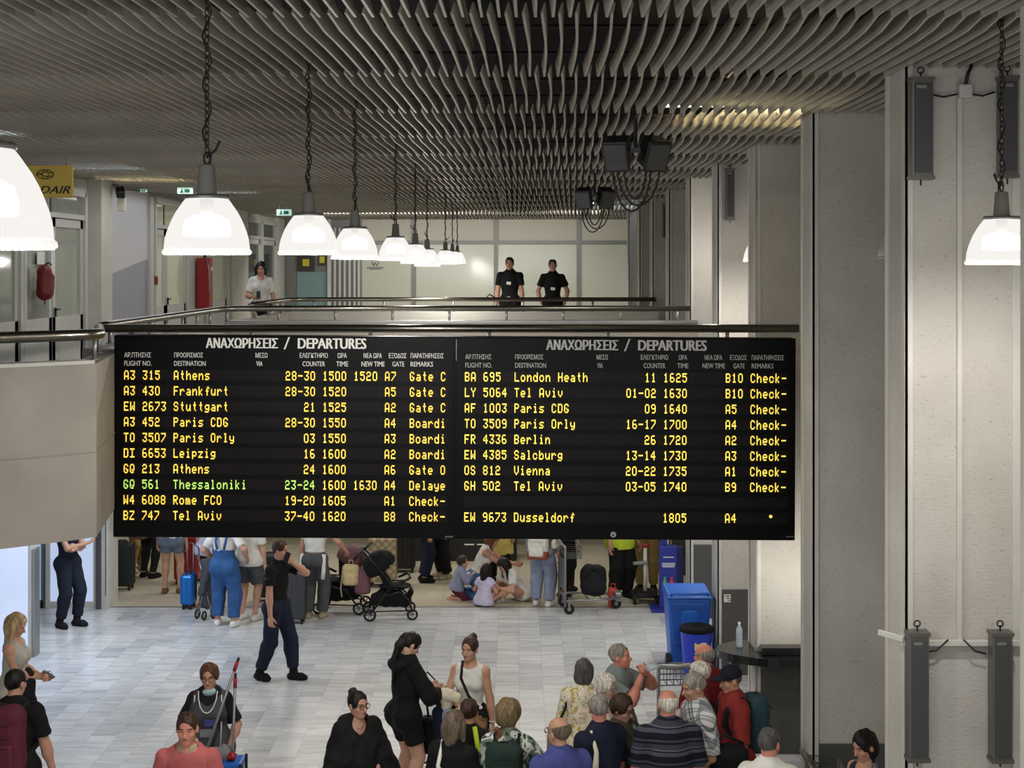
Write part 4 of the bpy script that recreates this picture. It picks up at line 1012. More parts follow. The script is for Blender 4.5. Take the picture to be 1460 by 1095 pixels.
# ------------------------------------------------------------------ departures board
mat('board_black', (10, 10, 10), 0.45, spec=0.12, var=0.15, vscale=2.0); mat('board_panel', (9, 9, 9), 0.4, spec=0.12); mat('cell_dark', (20, 16, 16), 0.45, spec=0.15, var=0.25, vscale=9); mat('seam', (9, 9, 9), 0.6)
mat('led_amber', (255, 214, 60), 0.5, emit=(255, 206, 84), estr=1.0); mat('led_yellow', (255, 220, 60), 0.5, emit=(255, 220, 92), estr=1.05); mat('led_green', (170, 230, 90), 0.5, emit=(182, 216, 104), estr=0.9)
mat('board_white', (206, 204, 196), 0.5, emit=(206, 204, 196), estr=0.25); mat('board_grey', (168, 166, 160), 0.5, emit=(168, 166, 160), estr=0.12)  # faint glow put into the printed headings, seam and badge
G5 = {' ': '0000000000', '-': '0808080808', '0': '3E4141413E', '1': '00427F4000', '2': '7249494946', '3': '2141494D33', '4': '1814127F10', '5': '2745454539', '6': '3E49494930', '7': '4121110907', '8': '3649494936', '9': '064949493E',
 'A': '7E1111117E', 'B': '7F49494936', 'C': '3E41414122', 'D': '7F4141413E', 'E': '7F49494941', 'F': '7F09090901', 'G': '3E41495132', 'H': '7F0808087F', 'I': '41417F4141', 'L': '7F40404040', 'O': '3E4141413E', 'P': '7F09090906', 'Q': '3E4151611E'[:10], 'R': '7F09192946',
 'S': '2649494932', 'T': '01017F0101', 'V': '1F2040201F', 'W': '7F2018207F', 'Y': '0304780403', 'Z': '6151494543', 'K': '7F08142241', 'a': '2054545478', 'b': '7F48444438', 'c': '3844444428', 'd': '384444487F', 'e': '3854545418', 'f': '00087E0902', 'g': '98A4A4A47C',
 'h': '7F08040478', 'i': '00447D4000', 'k': '7F10284400', 'l': '00417F4000', 'm': '7C04780478', 'n': '7C08040478', 'o': '3844444438', 'p': 'FC24242418', 'r': '7C08040408', 's': '4854545424', 't': '00043F4400', 'u': '3C4040207C', 'v': '1C2040201C', 'y': '1CA0A0A07C', 'z': '4464544C44'}
BYD = 14.50; MPX = BYD/F; BCX, BCZ = 648, 624.25; TILT = 0.0051
board = empty('departure_board', at(BCX, BCZ, BYD), 0, 'wide black flight departures board with amber lettering hanging below the handrail', 'departure board')
board.rotation_euler = (0, math.atan(TILT), 0)
def bl(px, py): return ((px-BCX)*MPX, -(py-TILT*(px-BCX)-BCZ)*MPX)
hx = 486.2*MPX; hz = 144.0*MPX
MB().span((-hx, 0.0, -hz), (hx, 0.24, hz)).build('housing', MATS['board_black'], board, bevel=.008)
mb = MB()
for cx_ in (-243, 243): mb.span((cx_*MPX-241.5*MPX, -.006, -hz+.012), (cx_*MPX+241.5*MPX, 0, hz-.012))
mb.build('front_panel', MATS['board_panel'], board, bevel=.003)
mb = MB(); mb.box(((650-BCX)*MPX, -.0062, -(499-BCZ)*MPX), (.004, .002, .21))
for py in (486, 492, 499, 505, 512): mb.box(((650-BCX)*MPX, -.008, -(py-BCZ)*MPX), (.006, .004, .022))
mb.build('centre_seam', MATS['board_grey'], board)
YF = -.0085
for nm, off, dy, m_, m2 in (('left', 0, 0, 'board_white', 'board_white'), ('right', 485, 2.7, 'board_grey', 'board_grey')):
    def tx(name, s, x0, x1, yt, yb, m__, bold=.02):
        a, b_ = bl(x0, yt), bl(x1, yb); tl = ((yt+yb)/2)
        text_mesh(name, s, (a[0], b_[0], -(yb-TILT*(x0-BCX)*1.0-BCZ)*MPX, -(yt-TILT*(x0-BCX)*1.0-BCZ)*MPX), MATS[m__], board, bold, flat_y=YF)
    tx('heading', 'ΑΝΑΧΩΡΗΣΕΙΣ', 293+off, 396+off, 481.5+dy, 496+dy, m_, .05); tx('heading', '/', 404+off, 413+off, 480.5+dy, 498+dy, m_, .0); tx('heading', 'DEPARTURES', 424+off, 522+off, 482+dy, 497+dy, m_, .05)
    cols = [('ΑΡ.ΠΤΗΣΗΣ', 177, 215), ('ΠΡΟΟΡΙΣΜΟΣ', 248, 289), ('ΜΕΣΩ', 364, 381), ('ΕΛΕΓΚΤΗΡΙΟ', 427, 467), ('ΩΡΑ', 481, 494), ('ΝΕΑ ΩΡΑ', 518, 544), ('ΕΞΟΔΟΣ', 554, 579), ('ΠΑΡΑΤΗΡΗΣΕΙΣ', 585, 632)]
    cole = [('FLIGHT NO.', 177, 216), ('DESTINATION', 248, 293), ('VIA', 365, 374), ('COUNTER', 431, 463), ('TIME', 479, 496), ('NEW TIME', 515, 548), ('GATE', 559, 576), ('REMARKS', 585, 617)]
    for s_, a, b_ in cols: tx('column_heading', s_, a+off+(1 if off else 0), b_+off, 502.3+dy+(a-177)*.003, 509.3+dy+(a-177)*.003, m2, .010)
    for s_, a, b_ in cole: tx('column_heading', s_, a+off+(1 if off else 0), b_+off, 514.3+dy+(a-177)*.003, 521.3+dy+(a-177)*.003, m2, .010)
ROWY = [534.5+22.2*i for i in range(10)]; CP = 8.85
def cell_row(x0, yc, name):
    mb = MB()
    for c in range(52):
        if c in (7, 25, 31, 36, 41, 45): continue
        x = (x0+c*CP+3.2-BCX)*MPX; z = -(yc-TILT*(x0-BCX)-BCZ)*MPX
        mb.box((x, -.0075, z), (7.6*MPX, .003, 15.6*MPX))
    mb.box(((x0+230-BCX)*MPX, -.0055, -(yc-TILT*(x0-BCX)-BCZ)*MPX), (462*MPX, .003, 15.6*MPX))
    return mb
def led_row(x0, yc, fields, label, greens=()):
    tm = cell_row(x0, yc, 'cells'); z0 = -(yc-TILT*(x0-BCX)-BCZ)*MPX; dx, dz = 1.26*MPX, 1.86*MPX
    for i0, s in fields:
        tm.m = 2 if i0 in greens else 1
        for k, ch in enumerate(s):
            if ch == ' ' : continue
            if ch == '*': tm.cyl(((x0+(i0+k)*CP+3-BCX)*MPX, -.010, z0+.02), .016, .006, 10, rotm(90, 0, 0)); continue
            g = G5[ch]; colb = [int(g[j*2:j*2+2], 16) for j in range(5)]
            for cx_ in range(5):
                for r in [r for r in range(8) if colb[cx_] >> r & 1]:
                    tm.box(((x0+(i0+k)*CP-BCX)*MPX+(cx_+.55)*dx, -.0105, z0+(3-r)*dz), (dx*1.02, .004, dz*1.0))
    e = tm.build('flight_row', [MATS['cell_dark'], MATS['led_amber' if x0 < 600 else 'led_yellow'], MATS['led_green']], board); e['label'] = label
LROWS = [('A3 315', 'Athens', '28-30', '1500', '1520', 'A7', 'Gate C'), ('A3 430', 'Frankfurt', '28-30', '1520', '', 'A5', 'Gate C'), ('EW 2673', 'Stuttgart', '   21', '1525', '', 'A2', 'Gate C'), ('A3 452', 'Paris CDG', '28-30', '1550', '', 'A4', 'Boardi'),
 ('TO 3507', 'Paris Orly', '   03', '1550', '', 'A3', 'Boardi'), ('DI 6653', 'Leipzig', '   16', '1600', '', 'A2', 'Boardi'), ('GQ 213', 'Athens', '   24', '1600', '', 'A6', 'Gate O'), ('GQ 561', 'Thessaloniki', '23-24', '1600', '1630', 'A4', 'Delaye'), ('W4 6088', 'Rome FCO', '19-20', '1605', '', 'A1', 'Check-'), ('BZ 747', 'Tel Aviv', '37-40', '1620', '', 'B8', 'Check-')]
RROWS = [('BA 695', 'London Heath', '   11', '1625', '', 'B10', 'Check-'), ('LY 5064', 'Tel Aviv', '01-02', '1630', '', 'B10', 'Check-'), ('AF 1003', 'Paris CDG', '   09', '1640', '', 'A5', 'Check-'), ('TO 3509', 'Paris Orly', '16-17', '1700', '', 'A4', 'Check-'), ('FR 4336', 'Berlin', '   26', '1720', '', 'A2', 'Check-'),
 ('EW 4385', 'Salcburg', '13-14', '1730', '', 'A3', 'Check-'), ('OS 812', 'Vienna', '20-22', '1735', '', 'A1', 'Check-'), ('GH 502', 'Tel Aviv', '03-05', '1740', '', 'B9', 'Check-'), None, ('EW 9673', 'Dusseldorf', '', '1805', '', 'A4', '   *')]
for x0, R_, dy, side in ((177, LROWS, 0, 'left'), (662.5, RROWS, 2.5, 'right')):
    for i, r in enumerate(R_):
        y = ROWY[i]+dy
        if r is None:
            e = cell_row(x0, y, 'c').build('flight_row', MATS['cell_dark'], board); e['label'] = 'empty unlit row of the right half'; continue
        f_ = [(0, r[0]), (8, r[1]), (26, r[2]), (32, r[3]), (37, r[4]), (42, r[5]), (46, r[6])]
        led_row(x0, y, f_, 'row for %s at %s' % (r[1], r[3]), (0, 8, 26) if r[1] == 'Thessaloniki' else ())
a = bl(875, 762); mb = MB(); mb.tube([(a[0]+.022*math.cos(i*math.pi/8), -.009, a[1]+.022*math.sin(i*math.pi/8)) for i in range(16)], .006, 6, True); mb.tube([(a[0]-.012, -.009, a[1]-.005), (a[0], -.009, a[1]+.008), (a[0]+.012, -.009, a[1]-.002)], .005, 5); mb.build('round_badge', MATS['board_grey'], board)
for px in (637, 1123):
    q_ = bl(px+4, 765); mb = MB().box((q_[0], -.0068, q_[1]), (.08, .002, .012))
    for k in range(4): q_ = bl(px+k*2.6, 765); mb.box((q_[0], -.008, q_[1]), (.010, .003, .014))
    mb.build('maker_plate', MATS['speaker_frame'], board)
for x in (-2.8, -.9, .9, 2.8): MB().span((x-.05, .2, -.2), (x+.05, .285, hz-.1)).build('bracket', MATS['dark_steel'], board)
# ------------------------------------------------------------------ people: materials
def fabric(name, c, var=0.12, rough=0.85): return mat(name, c, rough, var=var, vscale=12, bump=0.12, bscale=180, spec=0.25)
mat('skin', (194, 146, 122), 0.5, var=0.07, vscale=14, spec=0.35); mat('skin_tan', (190, 144, 118), 0.5, var=0.07, vscale=14, spec=0.35); mat('skin_pink', (204, 136, 116), 0.5, var=0.09, vscale=10, spec=0.35); mat('skin_pale', (206, 160, 136), 0.5, var=0.06, vscale=14, spec=0.35)
mat('lips', (150, 84, 76), 0.45); mat('eye_white', (170, 162, 152), 0.3); mat('eye_dark', (34, 24, 18), 0.2)
def hair_mat(name, c):
    m, nt, b, N, Lk = nodes_mat(name); tc = N('ShaderNodeTexCoord'); mp = N('ShaderNodeMapping'); mp.inputs['Scale'].default_value = (70, 70, 9); Lk(tc.outputs['Object'], mp.inputs[0])
    n = N('ShaderNodeTexNoise'); n.inputs['Scale'].default_value = 1.0; n.inputs['Detail'].default_value = 4; n.inputs['Distortion'].default_value = 0.6; Lk(mp.outputs[0], n.inputs['Vector'])
    col = lin(c); r = N('ShaderNodeValToRGB'); r.color_ramp.elements[0].position = .32; r.color_ramp.elements[1].position = .68
    r.color_ramp.elements[0].color = [x*.45 for x in col[:3]]+[1]; r.color_ramp.elements[1].color = [min(1, x*1.5) for x in col[:3]]+[1]; Lk(n.outputs['Fac'], r.inputs[0]); Lk(r.outputs[0], b.inputs['Base Color'])
    bp = N('ShaderNodeBump'); bp.inputs['Strength'].default_value = .8; bp.inputs['Distance'].default_value = .006; Lk(n.outputs['Fac'], bp.inputs['Height']); Lk(bp.outputs[0], b.inputs['Normal']); b.inputs['Roughness'].default_value = .5; b.inputs['Specular IOR Level'].default_value = .3
for n_, c_ in (('hair_black', (22, 18, 16)), ('hair_brown', (58, 40, 28)), ('hair_redbrown', (86, 54, 36)), ('hair_auburn', (110, 66, 40)), ('hair_blonde', (184, 154, 112)), ('hair_grey', (140, 134, 126)), ('hair_darkgrey', (82, 80, 78)), ('hair_white', (206, 200, 188)), ('hair_greybrown', (104, 90, 74)), ('hair_mousy', (120, 102, 70))):
    hair_mat(n_, c_)
for n_, c_ in (('f_black', (20, 20, 21)), ('f_offblack', (30, 30, 33)), ('f_navy', (26, 31, 50)), ('f_uniform', (28, 34, 50)), ('f_white', (222, 220, 212)), ('f_cream', (214, 206, 184)), ('f_pink', (186, 100, 100)), ('f_denim', (70, 104, 158)), ('f_overall', (52, 90, 142)), ('f_paledenim', (138, 146, 170)), ('f_greydenim', (78, 80, 82)), ('f_shortdenim', (104, 116, 134)), ('f_sage', (122, 134, 132)), ('f_red', (132, 44, 42)), ('f_crimson', (116, 28, 32)), ('f_royal', (72, 78, 138)), ('f_olive', (72, 66, 54)), ('f_khaki', (146, 124, 76)), ('f_beige', (168, 158, 132)), ('f_yellow', (208, 190, 110)), ('f_hivis', (190, 212, 60)), ('f_apron', (74, 74, 80)), ('f_greytank', (176, 172, 160)), ('f_mask', (170, 196, 196)), ('f_grey', (128, 130, 134)), ('f_cap', (24, 26, 38)), ('f_lav', (196, 190, 214)), ('f_maroon', (96, 40, 56)), ('f_forest', (38, 54, 48)), ('f_teal', (40, 66, 74)), ('f_brown', (116, 84, 60)), ('f_terracotta', (150, 78, 60)), ('f_strap', (30, 30, 30))):
    fabric(n_, c_)
def pattern(name, build):
    m, nt, b, N, Lk = nodes_mat(name); tc = N('ShaderNodeTexCoord'); c = build(N, Lk, tc.outputs['Object']); Lk(c, b.inputs['Base Color']); b.inputs['Roughness'].default_value = 0.85; b.inputs['Specular IOR Level'].default_value = 0.2
def ramp(N, Lk, fac, stops, const=True):
    r = N('ShaderNodeValToRGB'); r.color_ramp.interpolation = 'CONSTANT' if const else 'LINEAR'; el = r.color_ramp.elements
    while len(el) < len(stops): el.new(0.5)
    for e_, (p_, c_) in zip(el, stops): e_.position = p_; e_.color = lin(c_)
    Lk(fac, r.inputs[0]); return r.outputs[0]
def stripes(N, Lk, v):
    sp = N('ShaderNodeSeparateXYZ'); Lk(v, sp.inputs[0]); nz = N('ShaderNodeTexNoise'); nz.inputs['Scale'].default_value = 3; Lk(v, nz.inputs['Vector'])
    a = N('ShaderNodeMath'); a.operation = 'MULTIPLY_ADD'; a.inputs[1].default_value = 0.02; Lk(nz.outputs['Fac'], a.inputs[0]); Lk(sp.outputs['Z'], a.inputs[2])
    m_ = N('ShaderNodeMath'); m_.operation = 'MULTIPLY'; m_.inputs[1].default_value = 5.6; Lk(a.outputs[0], m_.inputs[0]); f_ = N('ShaderNodeMath'); f_.operation = 'FRACT'; Lk(m_.outputs[0], f_.inputs[0])
    return ramp(N, Lk, f_.outputs[0], [(0, (22, 24, 36)), (0.30, (74, 78, 88)), (0.46, (30, 32, 44)), (0.52, (96, 98, 106)), (0.58, (58, 62, 72)), (0.80, (24, 26, 38)), (0.90, (66, 70, 80))])
pattern('p_stripe', stripes)
def plaid(N, Lk, v):
    mp = N('ShaderNodeMapping'); mp.inputs['Rotation'].default_value = (0.5, 0.6, 0.3); Lk(v, mp.inputs[0]); sp = N('ShaderNodeSeparateXYZ'); Lk(mp.outputs[0], sp.inputs[0]); o = []
    for ax in ('X', 'Z'):
        m_ = N('ShaderNodeMath'); m_.operation = 'MULTIPLY'; m_.inputs[1].default_value = 13; Lk(sp.outputs[ax], m_.inputs[0]); f_ = N('ShaderNodeMath'); f_.operation = 'FRACT'; Lk(m_.outputs[0], f_.inputs[0]); o.append(ramp(N, Lk, f_.outputs[0], [(0, (226, 226, 224)), (0.45, (150, 156, 162)), (0.7, (214, 214, 212)), (0.85, (120, 126, 134))]))
    mx = N('ShaderNodeMix'); mx.data_type = 'RGBA'; mx.blend_type = 'MULTIPLY'; mx.inputs[0].default_value = 0.8; Lk(o[0], mx.inputs[6]); Lk(o[1], mx.inputs[7]); return mx.outputs[2]
pattern('p_plaid', plaid)
def blot(scale, stops):
    def f_(N, Lk, v):
        n = N('ShaderNodeTexNoise'); n.inputs['Scale'].default_value = scale; n.inputs['Detail'].default_value = 2; Lk(v, n.inputs['Vector']); return ramp(N, Lk, n.outputs['Fac'], stops)
    return f_
pattern('p_camo', blot(9, [(0, (44, 58, 50)), (0.42, (108, 124, 110)), (0.5, (206, 210, 200)), (0.6, (60, 74, 62)), (0.68, (214, 216, 208))]))
pattern('p_floral', blot(26, [(0, (196, 170, 96)), (0.42, (226, 218, 196)), (0.55, (234, 228, 210)), (0.63, (150, 140, 110))]))
pattern('p_fur', blot(5, [(0, (24, 18, 14)), (0.45, (118, 88, 58)), (0.56, (150, 116, 80)), (0.66, (30, 22, 16))]))
pattern('p_flower_dark', blot(14, [(0, (40, 44, 52)), (0.5, (120, 124, 130)), (0.62, (66, 70, 80))]))
def Yt(yt, h): return (CAMZ-h)*F/(yt-CY)
def Yf(yb): return CAMZ*F/(yb-CY)
HANGL = (0.25, 0.05, 0.82)
TROU = lambda m_, **k: dict(m=m_, **k)

# ------------------------------------------------------------------ people: in the foreground, on the ground floor
officer = person('man in black polo and navy cargo trousers walking while phoning', 393, 18.75, 1.79, 66, pel=(0, 0.02, 0.93), lean=2, L=(0.05, 0.20, 1.47), Le=(1, 0.5, -0.9), Lt=(0.2, .2, 1), R=(0.27, 0.10, 0.84), Ra=(0.10, -0.17, 0.10), La=(0.10, 0.20, 0.09), Lk=(0.1, 1, 0), hy=14, hp=4,
    skin='skin', hair=('short', 'hair_brown'), top=dict(m='f_black', sl=0.62, hem=0.04, t=0.013), bottom=TROU('f_uniform', t=0.020, tw=0.014, len=1.84), shoes='f_black', boot=0.16, collar='f_black', curl=(1.0, 0.6), res=0.0115)
e = carried(officer, 'mobile_phone', 'dark mobile phone held to the mouth of the man in navy trousers', 'phone'); MB().box(Vector(officer.handL)+Vector((-.025, -.02, .02)), (.012, .07, .14), rotm(20, 0, 10)).build('handset', MATS['black_plastic'], e, bevel=.004)
e2 = MB(); e2.box(Vector(officer.sh[-1]*.75+officer.el[-1]*.25)+Vector((-.068, 0, -.01)), (.004, .05, .02), rotm(0, 0, 0)); e2.build('arm_badge', MATS['f_white'], officer.root)

person('man in dark uniform with crossed arms standing by the white lit door', 97, 21.5, 1.80, 62, L=(-0.10, 0.22, 1.13), R=(-0.06, 0.25, 1.19), Le=(0.9, 0.1, -0.7), Re=(0.9, 0.1, -0.7), skin='skin', hair=('short', 'hair_black'), top=dict(m='f_uniform', sl=0.6, hem=0.03), bottom=TROU('f_uniform', t=0.02, tw=0.014, len=1.84), shoes='f_offblack', boot=0.16, collar='f_uniform', La=(.11, .06, .09), Ra=(.10, -.06, .09))

blonde = person('blonde woman in a pale tank top looking at her phone by the entrance', 20, Yt(873, 1.68), 1.68, 88, fem=True, L=(-0.02, 0.30, 1.08), R=(0.02, 0.30, 1.06), Le=(0.3, -0.5, -1), Re=(0.3, -0.5, -1), Lt=(0, .3, 1), Rt=(0, .3, 1), hp=24, skin='skin_tan', hair=('long', 'hair_blonde', 0.26), top=dict(m='f_greytank', sl=0, hem=0.05, neck=(0.09, 0.05, 0.10)), bottom=TROU('f_greydenim', t=0.016), shoes='f_white', curl=(0.8, 0.8))
e = carried(blonde, 'mobile_phone', 'mobile phone in the hands of the blonde woman', 'phone'); MB().box(Vector((blonde.handL+blonde.handR)/2)+Vector((0, -.012, .035)), (.07, .008, .14), rotm(-58, 0, 0)).build('handset', MATS['black_plastic'], e, bevel=.004)
e = carried(blonde, 'jacket', 'dark jacket hanging over the arm of the blonde woman', 'jacket'); w_ = blonde.wr[-1]*.4+blonde.el[-1]*.6
solid('cloth', [cone(w_+(0.02, -.02, .03), w_+(.02, -.04, -.28), .05, .07, .05, (1, 0, 0), 1.6), cone(w_+(0, .06, -.02), w_+(.02, -.06, -.40), .04, .045, .05, (1, 0, 0), 1.5)], MATS['f_offblack'], e, .012, (), (.008, 36))

man4 = person('man in black t-shirt with a maroon backpack seen from behind at far left', 20, Yt(952, 1.80), 1.80, 176, wid=1.08, g=1.06, L=(0.26, 0.06, .86), R=(0.30, 0.10, .84), skin='skin', hair=('short', 'hair_black'), top=dict(m='f_black', sl=0.72, hem=0.10, t=0.02, tw=.016), bottom=TROU('f_offblack', t=0.018), shoes='f_black', hy=-14)
backpack(man4, 'maroon backpack with zipped pockets on the man at far left', 'f_maroon', 'f_strap', (0.36, 0.22, 0.54))

cleaner = person('cleaner in a grey tabard with glasses and a lowered face mask', 299, Yt(945, 1.60), 1.60, 2, fem=True, g=1.10, L=(0.24, 0.20, 0.98), R=(0.24, 0.18, 0.98), Le=(.5, -.5, -.6), Re=(.5, -.5, -.6), skin='skin_tan', hair=('curly', 'hair_redbrown'), top=dict(m='f_offblack', sl=0.85, hem=0.06, t=.016), over=dict(name='tabard', m='f_apron', sl=0, hem=0.22, t=0.030, neck=(0.115, 0.05, 0.16)), bottom=TROU('f_offblack'), shoes='f_black', glasses='black_plastic', hp=4, hr=3)
n_ = cleaner.nb; mb = MB(); mb.tube([n_+np.array((.095*math.cos(a*math.pi/8), -.10-.085*math.sin(a*math.pi/8), .035-.20*math.sin(a*math.pi/8)))*cleaner.s for a in range(9)], .006, 6)
for sg in (1, -1): mb.tube([cleaner.sh[sg]*.86+cleaner.nb*.14+np.array((0, -.075, .05)), cleaner.sh[sg]*.9+np.array((-.0, -.135, -.10)), cleaner.sh[sg]*.86+np.array((0, -.16, -.22))], .006, 6)
mb.build('piping', MATS['f_white'], cleaner.root, True)
solid('face_mask', [ell(cleaner.hp(0, .055, -.125), np.array((.062, .05, .030)), cleaner.M, .02), ell(cleaner.hp(0, .03, -.15), np.array((.060, .055, .02)), cleaner.M, .02)], MATS['f_mask'], cleaner.root, .007)
c_ = cleaner.chest; MB().box(Vector(c_)+Vector((.03, -.185, -.06)), (.09, .012, .06), rotm(8, 0, 0)).build('pocket_badge', MATS['f_royal'], cleaner.root); MB().box(Vector(c_)+Vector((.0, -.195, -.15)), (.11, .012, .07), rotm(5, 0, 0)).build('name_card', MATS['f_grey'], cleaner.root)

pink = person('man in a pink sweater over a collared shirt at the bottom left', 268, Yt(1012, 1.79), 1.79, 2, wid=1.04, g=1.08, L=(0.29, 0.05, .86), R=(0.29, 0.05, .86), skin='skin_pink', hair=('short', 'hair_brown'), top=dict(name='sweater', m='f_pink', sl=1.9, hem=0.08, t=0.017, tw=.010, neck=(.085, .03, .05)), bottom=TROU('f_navy'), shoes='f_brown', collar='f_beige', hp=3)
mb = MB(); q_ = pink.chest
for dx in (0.085, ): mb.tube([q_+np.array((dx, -.175, -.0)), q_+np.array((dx+.018, -.178, .004))], .006, 5)
mb.build('chest_emblem', MATS['f_navy'], pink.root)

seatw = person('woman in a black hooded poncho with glasses and hair in a bun', 508, Yt(984, 1.60), 1.60, 30, fem=True, L=(0.06, 0.27, 0.98), R=(0.0, 0.27, 0.98), Le=(.7, -.2, -.8), Re=(.7, -.2, -.8), Lt=(0, .3, 1), Rt=(0, .3, 1), hy=18, hp=2, skin='skin', hair=('bun', 'hair_black'), top=dict(name='poncho', m='f_black', sl=1.12, hem=0.20, t=0.035, tw=.035, fold=.008, extra=[((0.19, 0.0, 1.30), (0.27, .12, .92), .09, .15), ((-0.19, 0.0, 1.30), (-0.27, .12, .92), .09, .15), ((0, .1, 1.15), (0, .14, .9), .14, .16)], neck=(.075, .085, .12)), bottom=TROU('f_offblack'), shoes='f_black', glasses='black_plastic', curl=(.7, .9))
solid('hood', [cone(seatw.nb+np.array((.10*math.cos(a), .05+.07*math.sin(a), -.01)), seatw.nb+np.array((.10*math.cos(a+.5), .05+.07*math.sin(a+.5), -.01)), .042, .042, .03) for a in np.arange(-.3, 3.4, .5)], MATS['f_black'], seatw.root, .011)
mb = MB(); mb.tube([seatw.nb+np.array((.055*math.sin(a*.5), -.045-.05*math.cos(a*.5)**2, .01-.05*math.cos(a*.5))) for a in range(-3, 4)], .004, 5); mb.build('necklace', MATS['grey_metal'], seatw.root)
e = carried(seatw, 'mobile_phone', 'phone in the hands of the woman in the black poncho', 'phone'); MB().box(Vector((seatw.handL+seatw.handR)/2)+Vector((0, -.03, .03)), (.075, .012, .15), rotm(-55, 0, 0)).build('handset', MATS['grey_metal'], e, bevel=.004)

shorts = person('woman in black hoodie and black shorts with bare legs looking into her bag', 577, Yt(900, 1.70), 1.70, 122, fem=True, g=1.14, lean=4, L=(0.10, 0.33, 1.12), R=(0.14, 0.34, 1.10), Le=(.6, -.4, -.8), Re=(.8, -.3, -.6), hp=34, hy=-8, skin='skin_pale', hair=('pony', 'hair_black'), top=dict(name='hoodie', m='f_black', sl=1.75, hem=0.02, t=0.024, tw=.016), bottom=dict(name='shorts', m='f_black', len=0.62, t=.016, tw=.012), shoes='f_black', res=.0115)
solid('hood', [cone(shorts.nb+np.array((-.11, .03, .01)), shorts.nb+np.array((-.05, .125, -.03)), .045, .055, .04), cone(shorts.nb+np.array((-.05, .125, -.03)), shorts.nb+np.array((.05, .125, -.03)), .055, .055, .04), cone(shorts.nb+np.array((.05, .125, -.03)), shorts.nb+np.array((.11, .03, .01)), .055, .045, .04)], MATS['f_black'], shorts.root, .011, (), (.004, 40))
MB().ball(shorts.hp(-.082, .0, -.04), .010, 8).build('earring', MATS['f_cream'], shorts.root, True)
e = carried(shorts, 'handbag', 'open black handbag in the hands of the woman in black shorts', 'bag'); b_ = (shorts.handL+shorts.handR)/2
solid('bag_body', [rbox(b_+np.array((0, -.06, -.10)), (.26, .13, .22), .04), ell(b_+np.array((0, -.06, .03)), (.11, .045, .07), None, .02, -1)], MATS['f_black'], e, .01)
MB().box(Vector(b_)+Vector((0, -.06, .0)), (.13, .05, .03), rotm(20, 10, 12)).build('paper', MATS['f_cream'], e); MB().tube([b_+np.array((.12, -.06, 0)), b_+np.array((.13, .08, .16)), b_+np.array((.10, .16, .10))], .008, 6).build('strap', MATS['f_strap'], e, True)
e = empty('backpack', at(611, 1050, 14.62), 0, 'black backpack hanging in front of the woman in black shorts', 'bag')
solid('bag_body', [rbox((0, 0, 0.02), (.18, .20, .36), .06)], MATS['f_black'], e, .011, (), (.004, 30)); solid('front_pocket', [rbox((.07, -.03, -.06), (.08, .16, .18), .03)], MATS['f_offblack'], e, .011)
MB().tube([(-.03, -.08, -.14), (-.10, -.10, -.24), (-.02, -.12, -.22), (.06, -.08, -.17)], .010, 6).tube([(0, 0, .19), (-.02, 0, .34), (-.06, .02, .45)], .012, 6).build('strap', MATS['f_strap'], e, True)

whitew = person('woman in a white sleeveless top and black trousers carrying a jacket', 671, 14.5, 1.62, -14, fem=True, L=(0.25, 0.03, .84), R=(0.05, 0.30, 1.10), Re=(1, -.2, -.8), hy=-12, hp=4, skin='skin_tan', hair=('bun', 'hair_brown'), top=dict(name='top', m='f_white', sl=0, hem=-0.06, t=.012, neck=(.085, .06, .06)), bottom=TROU('f_black', t=.020, tw=.025, waist=.12), shoes='f_black', curl=(.5, .8), res=.0115)
MB().tube([whitew.sh[-1]*.5+whitew.nb*.5+np.array((0, -.03, .065)), whitew.chest+np.array((-.06, -.135, .06)), whitew.chest+np.array((.02, -.150, -.10)), whitew.P+np.array((.12, -.135, .10))], .014, 6).build('strap', MATS['f_strap'], whitew.root, True)
MB().tube([whitew.wr[1]+np.array((.03*math.cos(a), .03*math.sin(a), .02)) for a in np.arange(0, 6.28, .6)], .008, 5, True).build('wristwatch', MATS['f_cream'], whitew.root, True)
e = carried(whitew, 'paper_tag', 'white folded paper in the lowered hand of the woman in the white top', 'paper'); MB().box(Vector(whitew.handL)+Vector((-.03, -.04, -.02)), (.012, .07, .12), rotm(15, 10, 30)).build('sheet', MATS['f_white'], e)
w_ = whitew.wr[-1]*.55+whitew.el[-1]*.45
e = carried(whitew, 'jacket', 'cream jacket folded over the forearm of the woman in the white top', 'jacket'); solid('cloth', [cone(w_+np.array((-.05, -.02, .05)), w_+np.array((-.08, .0, -.24)), .06, .05, .05, (0, 1, 0), 1.3), cone(w_+np.array((-.10, -.03, .06)), w_+np.array((.06, -.05, .05)), .055, .05, .05)], MATS['f_cream'], e, .011, (), (.007, 40))
e = carried(whitew, 'tote_bag', 'dark and pale blue bag hanging below the cream jacket', 'bag'); solid('bag_body', [cone(w_+np.array((-.12, -.02, -.14)), w_+np.array((-.12, -.02, -.38)), .085, .07, .05, (0, 1, 0), 1.4)], MATS['f_navy'], e, .012, (), (.006, 30)); solid('pale_panel', [cone(w_+np.array((-.03, -.06, -.12)), w_+np.array((-.05, -.06, -.34)), .055, .05, .05, (0, 1, 0), 1.4)], MATS['f_paledenim'], e, .012, (), (.006, 30))
e = carried(whitew, 'paper_tag', 'cream paper tag tied with a ribbon in front of the white top', 'paper'); MB().box(Vector(whitew.handR)+Vector((.03, -.05, -.05)), (.12, .008, .11), rotm(5, 8, 0)).build('card', MATS['f_cream'], e); MB().tube([Vector(whitew.handR)+Vector((-.05, -.06, .0)), Vector(whitew.handR)+Vector((.03, -.07, .02)), Vector(whitew.handR)+Vector((.13, -.06, -.005))], .012, 5).build('ribbon', MATS['f_cream'], e, True)
